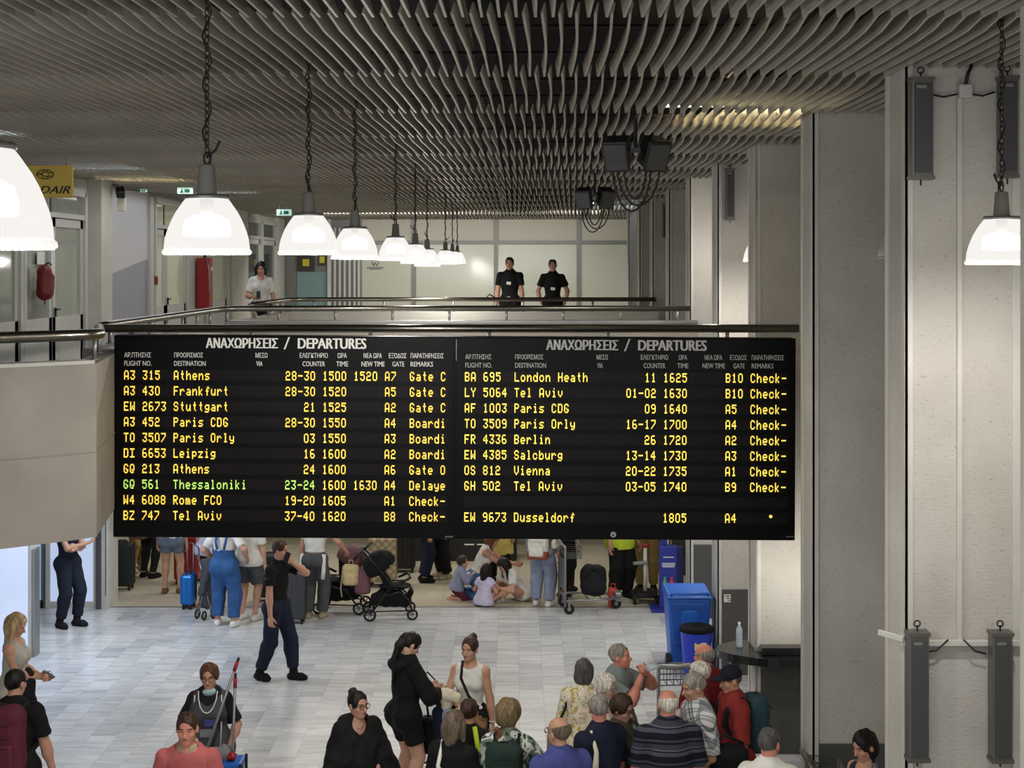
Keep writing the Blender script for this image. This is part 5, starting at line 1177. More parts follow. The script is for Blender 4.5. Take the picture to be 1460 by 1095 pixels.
e = carried(whitew, 'hip_bag', 'small brown mottled bag at the hip of the woman in the white top', 'bag'); solid('bag_body', [rbox(whitew.P+np.array((.10, -.19, -.06)), (.24, .09, .22), .04)], MATS['p_fur'], e, .011, (), (.003, 60)); MB().tube([whitew.P+np.array((-.02, -.19, .05)), whitew.P+np.array((.10, -.20, .09)), whitew.P+np.array((.22, -.19, .05))], .01, 6).build('zip', MATS['f_strap'], e, True)

grey_w = person('woman with long grey hair and a white bag strap seen from behind', 646, Yt(1014, 1.62), 1.62, 158, fem=True, g=1.1, L=(.25, .06, .82), R=(.25, .06, .82), hp=10, skin='skin_pale', hair=('long', 'hair_greybrown', .10), top=dict(m='f_black', sl=0.7, hem=.08, t=.02), bottom=TROU('f_offblack'), shoes='f_black')
MB().tube([grey_w.sh[1]*.55+grey_w.nb*.45+np.array((0, .02, .07)), grey_w.chest+np.array((.06, .165, .04)), grey_w.chest+np.array((-.03, .175, -.12)), grey_w.P+np.array((-.15, .13, .02))], .018, 6).build('strap', MATS['f_white'], grey_w.root, True)
dark_w = person('dark-haired person with a lime strap, mostly behind the grey-haired woman', 668, 12.7, 1.52, 168, fem=True, L=(.25, .06, .82), R=(.25, .06, .82), skin='skin', hair=('short', 'hair_brown'), top=dict(m='f_black', sl=0.7, hem=.08, t=.018), bottom=TROU('f_offblack'), shoes='f_black')
MB().tube([dark_w.sh[-1]*.5+dark_w.nb*.5+np.array((0, .05, .07)), dark_w.chest+np.array((-.12, .15, .06)), dark_w.chest+np.array((-.20, .13, -.14))], .022, 6).build('strap', MATS['f_hivis'], dark_w.root, True)
camo = person('woman with swept-up brown hair in a green and white patterned blouse', 724, Yt(1000, 1.68), 1.68, 172, fem=True, g=1.1, L=(.25, .06, .82), R=(.16, .30, 1.16), Re=(.8, -.2, -.6), hy=-16, skin='skin', hair=('poof', 'hair_mousy'), top=dict(name='blouse', m='p_camo', sl=0.8, hem=.08, t=.022), bottom=TROU('f_black'), shoes='f_black')
solid('scarf', [cone(camo.nb+np.array((.03, .055, .02)), camo.nb+np.array((.10, .06, -.04)), .028, .024, .03), cone(camo.nb+np.array((.06, .05, .03)), camo.nb+np.array((.08, .07, .07)), .024, .022, .03)], MATS['f_brown'], camo.root, .01)
backpack(camo, 'dark green backpack on the woman in the patterned blouse', 'f_forest', 'f_strap', (0.30, 0.17, 0.44))
blue_m = person('balding man with glasses in a blue polo shirt, bottom centre', 799, 11.45, 1.76, 205, g=1.15, wid=1.08, L=(.26, .06, .82), R=(.28, .12, .84), hy=18, skin='skin_tan', hair=('fringe', 'hair_greybrown'), top=dict(name='polo_shirt', m='f_royal', sl=0.8, hem=.10, t=.020), bottom=TROU('f_beige'), shoes='f_brown', collar='f_royal', glasses='black_plastic')
navy_m = person('grey-haired man with glasses in a navy polo with cream sides', 856, 12.1, 1.75, 218, g=1.12, wid=1.05, L=(.26, .06, .82), R=(.27, .08, .82), hy=-38, hp=10, skin='skin_pink', hair=('short', 'hair_grey'), top=dict(name='polo_shirt', m='f_navy', sl=0.8, hem=.10, t=.022), bottom=TROU('f_beige'), shoes='f_brown', collar='f_navy', glasses='black_plastic')
MB().tube([navy_m.sh[1]*.72+navy_m.nb*.28+np.array((0, .03, .07)), navy_m.chest+np.array((.155, .13, .06)), navy_m.chest+np.array((.165, .125, -.12)), navy_m.chest+np.array((.16, .11, -.32))], [.012, .02, .03, .03], 8).build('side_panel', MATS['f_cream'], navy_m.root, True)
brown_w = person('woman with short brown hair and glasses in an olive jacket', 883, 12.55, 1.62, 40, fem=True, g=1.1, L=(.25, .06, .82), R=(.25, .06, .82), hy=22, hp=16, skin='skin', hair=('curly', 'hair_brown'), top=dict(name='jacket', m='f_olive', sl=1.9, hem=.16, t=.026), bottom=TROU('f_offblack'), shoes='f_black', glasses='black_plastic')
mb = MB(); pts_ = [brown_w.sh[1]*.5+brown_w.nb*.5+np.array((0, -.02, .085)), brown_w.sh[1]*.66+brown_w.chest*.34+np.array((.02, -.12, .04)), brown_w.chest+np.array((.165, -.13, -.06)), brown_w.P+np.array((.19, -.10, .10))]
mb.tube(pts_, .022, 6); mb.build('strap', MATS['p_flower_dark'], brown_w.root, True)
person('white-haired woman with glasses half hidden behind the man in navy', 861, Yt(960, 1.60), 1.60, 46, fem=True, L=(.25, .06, .82), R=(.25, .06, .82), hy=20, hp=8, skin='skin_pale', hair=('curly', 'hair_white'), top=dict(m='f_cream', sl=1.1, hem=.10, t=.02), bottom=TROU('f_beige'), shoes='f_brown', glasses='grey_metal')
bob_w = person('woman with a smooth dark grey bob in a flowered cream blouse', 832, Yt(940, 1.63), 1.63, 172, fem=True, g=1.05, L=(.25, .06, .82), R=(.25, .06, .82), skin='skin', hair=('bob', 'hair_darkgrey'), top=dict(name='blouse', m='p_floral', sl=0.9, hem=.12, t=.022), bottom=TROU('f_white'), shoes='f_beige')
MB().tube([bob_w.sh[1]+np.array((.02, .02, .055)), bob_w.sh[1]+np.array((.01, .08, -.08)), bob_w.chest+np.array((.22, .10, -.12)), bob_w.P+np.array((.24, .06, .06))], .012, 6).build('strap', MATS['f_strap'], bob_w.root, True)
e = carried(bob_w, 'shoulder_bag', 'pale grey shoulder bag on the woman with the grey bob', 'bag'); solid('bag_body', [rbox(bob_w.P+np.array((.27, .06, .02)), (.11, .24, .22), .05)], MATS['f_grey'], e, .012)
drinker = person('grey-haired man in a sage polo drinking from a raised bottle', 880, 13.9, 1.71, 62, g=1.16, wid=1.05, L=(0.02, 0.30, 1.48), R=(0.06, 0.27, 1.46), Le=(.9, .6, -.8), Re=(.7, .5, -.9), Lt=(0, .1, 1), Rt=(0, .1, 1), hp=-6, hy=12, skin='skin_pink', hair=('short', 'hair_grey'), top=dict(name='polo_shirt', m='f_sage', sl=0.75, hem=.14, t=.022), bottom=TROU('f_beige'), shoes='f_brown', collar='f_sage', curl=(1.0, 1.0))
MB().tube([drinker.wr[1]+np.array((.03*math.cos(a), .01*math.sin(a), .03*math.sin(a))) for a in np.arange(0, 6.28, .6)], .007, 5, True).build('wristwatch', MATS['black_plastic'], drinker.root, True)
e = carried(drinker, 'water_bottle', 'small clear water bottle lifted to the drinking man mouth', 'bottle'); hL = (drinker.handL+drinker.handR)/2
mat('clear_plastic', (196, 214, 224), 0.12, alpha=0.55, spec=0.8); mat('cap_blue', (70, 130, 160), 0.4)
MB().lathe([(.001, 0), (.03, .0), (.032, .02), (.032, .08), (.028, .10), (.013, .125), (.013, .14), (.001, .14)], 14, Vector(hL)+Vector((0, -.01, .01)), rotm(72, 0, 0)).build('bottle_body', MATS['clear_plastic'], e, True)
striped = person('bald man in a navy and grey striped polo seen from behind', 953, 12.05, 1.80, 184, g=1.18, wid=1.12, L=(.29, .08, .84), R=(.29, .08, .84), skin='skin_pink', hair=('fringe', 'hair_white'), top=dict(name='polo_shirt', m='p_stripe', sl=0.85, hem=.12, t=.024), bottom=TROU('f_navy'), shoes='f_black', collar='f_grey')
red_b = person('bald man in a crimson shirt at the back of the right group', 1007, 13.9, 1.70, 212, g=1.15, wid=1.1, L=(.28, .06, .82), R=(.20, .25, .98), hy=20, skin='skin_pink', hair=('fringe', 'hair_grey'), top=dict(m='f_crimson', sl=0.85, hem=.10, t=.022), bottom=TROU('f_navy'), shoes='f_black', collar='f_crimson')
person('white-haired man hidden behind the man in plaid, only his hair showing', 1001, 13.35, 5.25-560*13.35/2100, 262, L=(.25, .06, .82), R=(.25, .06, .82), skin='skin_pink', hair=('short', 'hair_white'), top=dict(m='f_crimson', sl=0.8, hem=.10), bottom=TROU('f_navy'), shoes='f_black')
plaid_m = person('grey-haired man in a white and grey plaid shirt in profile', 1004, 12.58, 1.82, 284, g=1.08, lean=6, L=(.16, .24, .98), R=(.22, .20, .96), hp=12, skin='skin_tan', hair=('short', 'hair_grey'), top=dict(m='p_plaid', sl=0.95, hem=.14, t=.026, tw=.02), bottom=TROU('f_offblack'), shoes='f_black', collar='p_plaid')
e = carried(plaid_m, 'shoulder_bag', 'large black bag at the side of the man in plaid', 'bag'); solid('bag_body', [rbox(plaid_m.P+np.array((.22, .14, .10)), (.20, .34, .34), .09)], MATS['f_black'], e, .014, (), (.006, 24)); MB().tube([plaid_m.P+np.array((.24, .0, .25)), plaid_m.P+np.array((.23, .08, .36)), plaid_m.P+np.array((.24, .26, .27))], .014, 6).build('handle', MATS['f_strap'], e, True)
cap_m = person('man in a red shirt and dark baseball cap facing left', 1046, 13.08, 1.72, 282, g=1.16, wid=1.05, L=(.20, .18, .92), R=(.24, .14, .88), hp=12, skin='skin_tan', hair=('crop', 'hair_darkgrey'), cap='f_cap', top=dict(m='f_red', sl=1.0, hem=.10, t=.022), bottom=TROU('f_beige'), shoes='f_brown')
backpack(cap_m, 'dark teal backpack on the man with the baseball cap', 'f_teal', 'f_strap', (0.30, 0.18, 0.48), dy=.0)
person('grey-haired man in a white shirt seen from behind at bottom right', 1096, Yt(1037, 1.73), 1.73, 166, g=1.1, L=(.27, .06, .82), R=(.27, .06, .82), hy=-20, hp=6, skin='skin_pink', hair=('short', 'hair_darkgrey'), top=dict(m='f_white', sl=0.9, hem=.12, t=.022), bottom=TROU('f_navy'), shoes='f_black', collar='f_white')
person('dark-haired woman in a sleeveless top beside the dark trolley, lower right', 1236, Yt(1040, 1.62), 1.62, -62, fem=True, L=(.25, .06, .82), R=(.20, .20, .95), hp=18, skin='skin', hair=('bob', 'hair_black'), top=dict(m='p_flower_dark', sl=0, hem=.06, neck=(.085, .06, .08)), bottom=TROU('f_offblack'), shoes='f_black')

# ------------------------------------------------------------------ people: upper deck
ga = person('left one of two guards in black polos behind the far handrail', 727, 28.5, 1.81, -8, z0=UP, wid=1.08, g=1.05, L=(.24, .02, .84), R=(.26, .02, .84), Le=(.6, -.8, 0), Re=(.6, -.8, 0), skin='skin', hair=('short', 'hair_brown'), top=dict(m='f_black', sl=.62, hem=.03), bottom=TROU('f_black'), shoes='f_black', collar='f_black')
gb = person('right one of two guards, hands at his pockets behind the far handrail', 788, 28.5, 1.77, 0, z0=UP, wid=1.04, L=(.22, .05, .89), R=(.22, .05, .89), Le=(.8, -.6, 0), Re=(.8, -.6, 0), skin='skin', hair=('crop', 'hair_black'), top=dict(m='f_black', sl=.62, hem=.03), bottom=TROU('f_black'), shoes='f_black', collar='f_black')
for q_, dz in ((ga, -.02), (gb, -.10)):
    MB().box(Vector(q_.chest)+Vector((0, -.155, dz)), (.085, .008, .055), rotm(0, 6, 0)).build('badge', MATS['f_white'], q_.root); MB().box(Vector(q_.P)+Vector((0, -.155, .06)), (.06, .02, .03)).build('belt_buckle', MATS['grey_metal'], q_.root)
e = carried(ga, 'radio', 'small black radio held out by the left guard', 'radio'); MB().tube([Vector(ga.wr[-1])+Vector((.05, -.05, .10)), Vector(ga.wr[-1])+Vector((-.12, -.05, .20)), Vector(ga.wr[-1])+Vector((-.18, -.05, .13))], .014, 6).build('handset', MATS['black_plastic'], e)
uw = person('woman in a white blouse and black skirt walking on the upper left gallery', 372, 26.2, 1.71, 8, z0=UP, fem=True, L=(.27, .04, .82), R=(.10, .28, 1.10), Ra=(.09, .12, .09), La=(.09, -.08, .09), hp=14, skin='skin', hair=('long', 'hair_black', .16), top=dict(name='blouse', m='f_white', sl=.75, hem=-.02, t=.016, neck=(.07, .07, .10)), bottom=dict(name='skirt', m='f_black', len=.3, t=.016, skirt=.30, flare=.17), shoes='f_black', curl=(.5, .8))
e = carried(uw, 'mobile_phone', 'phone in the hand of the woman on the gallery', 'phone'); MB().box(Vector(uw.handR)+Vector((.02, -.02, .05)), (.07, .012, .14), rotm(-30, 0, 0)).build('handset', MATS['black_plastic'], e, bevel=.004)

# ------------------------------------------------------------------ people: at the back of the ground floor, under the board
K = dict(res=.0145, hres=.010)
person('person in pale denim shorts with bare legs seen from behind', 244, Yf(846), 1.66, 176, fem=True, g=1.08, L=(.25, .06, .82), R=(.25, .06, .82), skin='skin_tan', hair=('pony', 'hair_brown'), top=dict(m='f_white', sl=.6, hem=-.02), bottom=dict(name='shorts', m='f_shortdenim', len=.50, t=.014), shoes='f_brown', Ra=(.13, .05, .09), **K)
p3 = person('person in dark trousers with a brown bag on the back, deep in the corridor', 211, 24.9, 1.70, 150, L=(.25, .06, .82), R=(.25, .06, .82), skin='skin', hair=('short', 'hair_black'), top=dict(m='f_black', sl=1.9, hem=.1), bottom=TROU('f_offblack'), shoes='f_black', **K)
backpack(p3, 'brown bag low on the back of the person in the corridor', 'f_brown', 'f_strap', (.34, .2, .40), drop=.28, pocket=False)
person('person in olive trousers behind the black suitcase', 194, 25.4, 1.72, 60, L=(.25, .06, .82), R=(.25, .06, .82), skin='skin', hair=('short', 'hair_brown'), top=dict(m='f_khaki', sl=.7, hem=.1), bottom=TROU('f_khaki', t=.02), shoes='f_beige', **K)
ov = person('person in blue denim dungarees and white t-shirt seen from behind', 320, Yf(893), 1.70, 172, fem=True, g=1.08, L=(.22, .15, .98), R=(.32, .10, 1.02), Le=(.8, -.5, -.3), skin='skin', hair=('long', 'hair_brown', .1), top=dict(m='f_white', sl=.8, hem=-.02, t=.010), bottom=dict(name='dungarees', m='f_overall', t=.030, tw=.014, waist=.24, len=1.88, fold=.006), shoes='f_white', La=(.13, .06, .09), Ra=(.15, -.02, .09), **K)
mb = MB()
for sg in (1, -1): mb.tube([ov.P+ov.up*.25+np.array((sg*.05, .165, 0)), ov.chest+np.array((sg*.075, .165, .03)), ov.sh[sg]*.55+ov.nb*.45+np.array((0, .02, .085)), ov.chest+np.array((sg*.10, -.17, .0))], .020, 6)
mb.build('shoulder_strap', MATS['f_overall'], ov.root, True)
person('person in a lavender top between the folded pushchair and the dungarees', 296, 22.9, 1.66, 150, fem=True, L=(.25, .06, .82), R=(.25, .06, .82), skin='skin', hair=('short', 'hair_brown'), top=dict(m='f_lav', sl=.7, hem=.10), bottom=TROU('f_navy'), shoes='f_white', **K)
person('person in a loose white shirt and dark shorts beside the dungarees', 354, Yf(884), 1.74, 160, g=1.05, L=(.25, .10, .90), R=(.25, .06, .82), skin='skin_pale', hair=('short', 'hair_brown'), top=dict(m='f_white', sl=.85, hem=.10, t=.03, flare=.17), bottom=dict(name='shorts', m='f_greydenim', len=.85, t=.024, tw=.02), shoes='f_white', **K)
jw = person('woman in grey jeans and a cropped white top holding the pushchair', 449, Yf(882), 1.70, 168, fem=True, L=(.25, .06, .85), R=(.42, .22, 1.02), Re=(.8, -.2, -.5), skin='skin', hair=('long', 'hair_brown', .12), top=dict(name='top', m='f_white', sl=.5, hem=-.10, t=.024), bottom=TROU('f_greydenim', t=.020, tw=.024), shoes='f_beige', curl=(.5, 1.0), Ra=(.10, .05, .09), **K)
MB().tube([jw.P+np.array((-.17, .08, .08)), jw.P+np.array((-.18, .12, -.15)), jw.P+np.array((-.17, .13, -.28))], .03, 6).tube([jw.P+np.array((.17, .08, .08)), jw.P+np.array((.185, .10, -.20)), jw.P+np.array((.18, .1, -.52))], .03, 6).build('jacket_tails', MATS['f_white'], jw.root, True)
person('person in dark blue jeans standing behind the beige suitcase', 604, 24.6, 1.75, 100, L=(.25, .06, .85), R=(.25, .06, .85), skin='skin', hair=('short', 'hair_black'), top=dict(m='f_black', sl=1.0, hem=.1), bottom=TROU('f_navy', t=.02, tw=.016), shoes='f_black', **K)
person('person in black trousers and beige trainers behind the toddler', 634, 24.9, 1.76, -60, L=(.25, .06, .85), R=(.25, .06, .85), skin='skin', hair=('short', 'hair_brown'), top=dict(m='f_black', sl=1.0, hem=.1), bottom=TROU('f_black', t=.022, tw=.02), shoes='f_beige', **K)
person('person in a yellow top standing behind the family on the floor', 712, 24.6, 1.62, 0, fem=True, g=1.1, L=(.25, .06, .82), R=(.25, .06, .82), skin='skin', hair=('short', 'hair_brown'), top=dict(m='f_yellow', sl=.7, hem=.42, flare=.20, t=.02), bottom=TROU('f_black'), shoes='f_black', **K)
tod = person('toddler in a denim jacket kneeling on the floor', 655, 23.3, 0.98, 95, hsc=.80, g=1.15, pel=(0, -.06, .34), lean=12, La=(.10, -.22, .07), Ra=(.10, -.22, .07), Lk=(.1, 1, -.6), Rk=(.1, 1, -.6), Lf=(0, -1, -.2), Rf=(0, -1, -.2), L=(.10, .34, .72), R=(.12, .34, .70), skin='skin', hair=('curly', 'hair_brown'), top=dict(name='jacket', m='f_paledenim', sl=1.8, hem=.08, t=.022), bottom=TROU('f_maroon', len=1.3), sole=False, **K)
mum = person('woman with long auburn hair, white vest and jeans kneeling on the floor', 688, 23.45, 1.68, 82, fem=True, pel=(0, -.12, .36), lean=24, lean2=34, La=(.12, -.32, .08), Ra=(.12, -.30, .08), Lk=(.25, 1, -.4), Rk=(.12, 1, .7), Lf=(0, -1, -.1), Rf=(0, -1, -.1), L=(.10, .52, .55), R=(.08, .55, .58), hp=34, skin='skin', hair=('long', 'hair_auburn', .30), top=dict(name='vest', m='f_white', sl=0, hem=.02, neck=(.09, .05, .09)), bottom=TROU('f_denim', t=.016), shoes='f_black', sole=False, **K)
person('girl with long dark hair in a pale dress sitting on the floor, back turned', 690, 22.85, 1.10, 152, hsc=.84, fem=True, pel=(0, 0, .14), lean=8, La=(.18, .52, .07), Ra=(.14, .55, .07), Lk=(.5, .3, 1), Rk=(.4, .3, 1), L=(.2, .30, .34), R=(.2, .28, .34), hp=14, skin='skin', hair=('long', 'hair_black', .34), top=dict(name='dress', m='f_lav', sl=.4, hem=.12, t=.02, flare=.18), shoes='f_white', sole=False, **K)
person('girl in a white t-shirt and beige trousers sitting on the floor, head bowed', 738, 23.2, 1.52, -62, fem=True, pel=(0, -.10, .13), lean=34, lean2=46, La=(.10, .62, .08), Ra=(.22, .50, .08), Lk=(.3, .3, .5), Rk=(.8, .3, .5), L=(.14, .45, .30), R=(.14, .42, .34), hp=40, skin='skin', hair=('long', 'hair_black', .30), top=dict(m='f_white', sl=.6, hem=.05, t=.018), bottom=TROU('f_beige', t=.02), shoes='f_white', sole=False, **K)
wb = person('woman in lilac wide trousers carrying a white and red backpack', 773, Yf(864), 1.68, 160, fem=True, L=(.25, .06, .85), R=(.25, .06, .85), skin='skin', hair=('long', 'hair_brown', .1), top=dict(m='f_grey', sl=1.8, hem=.08, t=.02), bottom=TROU('f_paledenim', t=.020, tw=.03), shoes='f_white', **K)
e = backpack(wb, 'white backpack with a terracotta base on the woman in lilac trousers', 'f_white', 'f_cream', (.31, .17, .46), drop=.16)
solid('base_panel', [rbox(wb.chest-wb.fw*(.115*wb.s+.085)-wb.up*.385, (.325, .19, .15), .05)], MATS['f_terracotta'], e, .012)
e = carried(wb, 'crossbody_bag', 'small cream bag at the hip of the woman in lilac trousers', 'bag'); solid('bag_body', [rbox(wb.P+np.array((-.24, .05, .10)), (.09, .24, .14), .04)], MATS['f_cream'], e, .012); MB().tube([wb.P+np.array((-.22, .08, .16)), wb.chest+np.array((-.16, .15, 0)), wb.sh[1]*.5+wb.nb*.5+np.array((0, .03, .07))], .012, 6).build('strap', MATS['f_cream'], e, True)
person('person all in black with striped trainers left of the luggage trolley', 806, 23.6, 1.80, 120, g=1.05, L=(.25, .06, .85), R=(.25, .06, .85), skin='skin', hair=('short', 'hair_black'), top=dict(m='f_black', sl=1.8, hem=.1), bottom=TROU('f_black', t=.022, tw=.02), shoes='f_offblack', La=(.12, .14, .09), Ra=(.10, -.12, .09), **K)
person('person in a yellow hi-vis vest and black trousers right of the trolley', 884, 23.4, 1.80, 30, g=1.15, L=(.28, .10, .84), R=(.26, .10, .84), skin='skin', hair=('short', 'hair_brown'), top=dict(m='f_hivis', sl=.8, hem=.16, t=.024), bottom=TROU('f_black', t=.024, tw=.026), shoes='f_black', boot=.12, **K)
person('person in khaki trousers standing behind the white scooter post', 922, 24.0, 1.74, -10, L=(.25, .06, .85), R=(.27, .12, .84), skin='skin_pink', hair=('short', 'hair_grey'), top=dict(m='f_yellow', sl=.7, hem=.1), bottom=TROU('f_khaki', t=.02, tw=.016), shoes='f_black', **K)
person('person in a grey patterned top far behind the blue bins', 1012, 23.75, 1.30, -50, fem=True, hsc=.9, L=(.25, .06, .85), R=(.25, .06, .85), skin='skin', hair=('short', 'hair_redbrown'), top=dict(m='p_flower_dark', sl=.7, hem=.1), bottom=TROU('f_black'), shoes='f_white', **K)
# ------------------------------------------------------------------ things on the ground floor
def P0(px, Y, z=0.0): return Vector(((px-CX)*Y/F, Y, z))
# bar counter wrapped round a pillar
e = empty('bar_counter', (2.95, 16.0, 0), 0, 'round black bar counter wrapped around the third pillar', 'counter')
out = [(-.41, .37)]+[(.80*math.cos(a), .46*math.sin(a)) for a in np.linspace(math.pi*0.70, math.pi*2.0, 30)]+[(.80, -.12), (-.41, -.12)]
MB().prism(out, 1.02, 1.11, 'z').build('worktop', mat('black_gloss', (26, 26, 27), 0.16, spec=0.6), e, bevel=.008)
MB().span((-.36, -.30, 1.112), (.36, -.135, 1.19)).build('back_ledge', MATS['black_gloss'], e, bevel=.005)
MB().box((-.62, -.02, .98), (.10, .30, .05)).build('support_bracket', MATS['dado_grey'], e)
def bottle(loc, h, r, label, rz=0):
    e = empty('water_bottle', loc, rz, label, 'bottle')
    MB().lathe([(.001, 0), (r*.95, 0), (r, .02), (r*.92, h*.25), (r, h*.4), (r*.92, h*.5), (r, h*.6), (r*.95, h*.72), (r*.36, h*.88), (r*.36, h*.92), (.001, h*.92)], 18).build('bottle_body', MATS['clear_plastic'], e, True)
    MB().cyl((0, 0, h*.96), r*.42, h*.08, 14).build('bottle_cap', MATS['f_white'], e); return e
bottle((2.40, 16.05, 1.112), .27, .036, 'clear plastic water bottle standing on the black bar counter')
def sticker(px, py, Y, w, h, m, label, m2=None):
    e = empty('sticker', at(px, py, Y), 0, label, 'sticker'); MB().box((0, 0, 0), (w, .004, h)).build('backing', MATS[m], e)
    mb = MB()
    for k in range(3): mb.box((-.0+(.01*k), -.003, h*(.3-.28*k)), (w*(.7-.15*k), .003, h*.12))
    mb.build('print', MATS[m2 or 'notice_dark'], e)
sticker(1096, 941, 15.868, .08, .035, 'yellow_sign', 'small yellow sticker on the grey panel under the bar counter')
sticker(1037, 853, 18.94, .085, .10, 'white_print', 'small white sticker on the grey panel behind the water bottle')

# bins
def taper(mb, w0, d0, w1, d1, z0, z1, c=(0, 0)):
    vs = [(c[0]+sx*w/2, c[1]+sy*d/2, z) for w, d, z in ((w0, d0, z0), (w1, d1, z1)) for sx, sy in ((-1, -1), (1, -1), (1, 1), (-1, 1))]
    return mb.add(vs, [(3, 2, 1, 0), (4, 5, 6, 7), (0, 1, 5, 4), (1, 2, 6, 5), (2, 3, 7, 6), (3, 0, 4, 7)])
mat('bin_blue', (28, 96, 190), 0.4, spec=0.5); mat('bin_royal', (26, 58, 200), 0.38, spec=0.5); mat('bin_label', (226, 216, 176), 0.5)
e = empty('wheeled_bin', P0(979, 19.5), 0, 'tall blue wheeled bin with a lid beside the pillar', 'bin')
taper(MB(), .46, .52, .57, .66, .06, .94).build('bin_body', MATS['bin_blue'], e, bevel=.03)
mb = MB(); mb.prism([(-.20, .32), (.20, .32), (.25, .80), (.21, .88), (-.21, .88), (-.25, .80)], -.335, -.285); mb.build('front_panel', mat('bin_blue_dark', (22, 80, 168), 0.42), e, bevel=.015)
mb = MB(); mb.prism([(-.11, .60), (.11, .60), (.11, .74), (.08, .78), (-.08, .78), (-.11, .74)], -.345, -.325); mb.build('crest_panel', MATS['bin_blue'], e, bevel=.008)
mb = MB(); taper(mb, .60, .72, .56, .66, .94, 1.0); mb.span((-.31, -.37, .93), (.31, -.33, .97)); mb.build('lid', MATS['bin_blue'], e, bevel=.02)
MB().tube([(-.24, -.36, .99), (-.24, -.42, 1.02), (.24, -.42, 1.02), (.24, -.36, .99)], .016, 8).build('handle', MATS['bin_blue'], e, True)
for sx in (-1, 1):
    w_ = MB().cyl((sx*.27, -.22, .10), .10, .05, 18, rotm(0, 90, 0)).build('wheel', MATS['rubber'], e); MB().cyl((sx*.30, -.22, .10), .05, .02, 12, rotm(0, 90, 0)).build('hubcap', MATS['dado_grey'], w_)
e = empty('waste_bin', P0(993, 18.85), 0, 'smaller royal blue waste bin with a black liner in front of the wheeled bin', 'bin')
MB().lathe([(.001, 0), (.16, 0), (.165, .02), (.205, .60), (.215, .62), (.215, .64), (.20, .64), (.16, .05), (.001, .05)], 24).build('bin_body', MATS['bin_royal'], e, True)
MB().lathe([(.20, .62), (.222, .60), (.222, .645), (.20, .66), (.10, .655), (.001, .60)], 24).build('bin_liner', MATS['f_black'], e, True)
MB().box((.03, -.19, .44), (.15, .012, .10), rotm(-4, 0, 0)).build('label', MATS['bin_label'], e); MB().box((-.015, -.199, .44), (.05, .008, .07), rotm(-4, 0, 0)).build('label_symbol', MATS['yellow_sign'], e)
mb = MB()
for k, x in enumerate((.045, .07, .09)): mb.box((x, -.199, .44), (.012, .006, .06), rotm(-4, (12, -20, 20)[k], 0))
mb.build('label_print', MATS['notice_dark'], e)
# drinks kiosk stand
mat('kiosk_blue', (38, 50, 140), 0.4); mat('kiosk_dark', (24, 30, 84), 0.45); mat('icon_green', (90, 150, 110), 0.4); mat('icon_red', (190, 60, 60), 0.4)
e = empty('advertising_stand', P0(955, 22.6), 0, 'blue advertising stand with white print and two bottle pictures', 'stand')
MB().span((-.16, -.10, .04), (.10, .10, .98)).build('panel', MATS['kiosk_blue'], e, bevel=.006); MB().span((.10, -.08, .04), (.20, .16, .96)).build('side_panel', MATS['kiosk_dark'], e)
MB().span((-.30, -.24, 0), (.20, .22, .04)).build('base_plate', MATS['kiosk_blue'], e, bevel=.005); MB().span((-.14, 0, .98), (-.04, .04, 1.5)).build('upright', MATS['kiosk_blue'], e)
mb = MB()
for z, w in ((.82, .16), (.725, .20), (.70, .20), (.675, .18), (.22, .06)): mb.box((-.03, -.103, z), (w, .004, .013))
mb.build('print', MATS['white_print'], e)
for x, m_ in ((-.085, 'icon_green'), (.02, 'icon_red')):
    MB().lathe([(.001, .30), (.035, .30), (.038, .33), (.036, .44), (.016, .49), (.016, .52), (.001, .52)], 12, (x, -.10, 0)).build('bottle_picture', MATS[m_], e, True)

# luggage trolleys
def trolley(loc, rz, label, panel='wall_white', back='grey_metal', k=1.0):
    e = empty('luggage_trolley', loc, math.radians(rz), label, 'trolley')
    f_ = MB()
    for sx in (-1, 1):
        f_.tube([(sx*.28, -.42, .12), (sx*.28, -.42, 1.02), (sx*.27, -.47, 1.06)], .018, 8); f_.tube([(sx*.28, -.42, .20), (sx*.26, .10, .20), (sx*.12, .46, .19)], .018, 8)
    for y, w in ((-.25, .27), (-.05, .265), (.15, .24), (.35, .16)): f_.tube([(-w, y, .205), (w, y, .205)], .012, 6)
    f_.build('frame', MATS['grey_metal'], e, True)
    MB().tube([(-.27, -.47, 1.06), (.27, -.47, 1.06)], .024, 10).build('handle_bar', MATS['grey_metal'] if back != 'black_plastic' else MATS['speaker_frame'], e, True)
    MB().span((-.265, -.435, .34), (.265, -.405, .80)).build('back_panel', MATS[panel], e, bevel=.006)
    b_ = MB()
    for z in (.84, .90, .96, 1.02):
        b_.tube([(-.26, -.40, z), (.26, -.40, z), (.24, -.16, z-.01), (-.24, -.16, z-.01)], .006, 5, True)
    for x in np.linspace(-.26, .26, 8): b_.tube([(x, -.40, 1.02), (x, -.40, .84), (x*.92, -.16, .83), (x*.92, -.16, 1.01)], .005, 5)
    b_.build('wire_basket', MATS['speaker_frame'], e, True)
    MB().box((0, .44, .20), (.24, .10, .14)).build('front_bumper', MATS['grey_metal'], e, bevel=.02)
    for x, y in ((-.27, -.36), (.27, -.36), (0, .42)):
        w_ = MB().cyl((x, y, .08), .08, .04, 16, rotm(0, 90, 0)).build('wheel', MATS['rubber'], e); MB().cyl((x, y, .08), .03, .05, 10, rotm(0, 90, 0)).build('hubcap', MATS['grey_metal'], w_)
        MB().box((x, y, .14), (.05, .03, .12)).build('fork', MATS['grey_metal'], w_)
    return e
trolley(P0(840, 22.6), -82, 'luggage trolley loaded with a black bag at the back of the hall', 'grey_metal')
trolley(P0(964, 15.95), 6, 'luggage trolley with wire basket and white panel behind the right group', 'f_white')
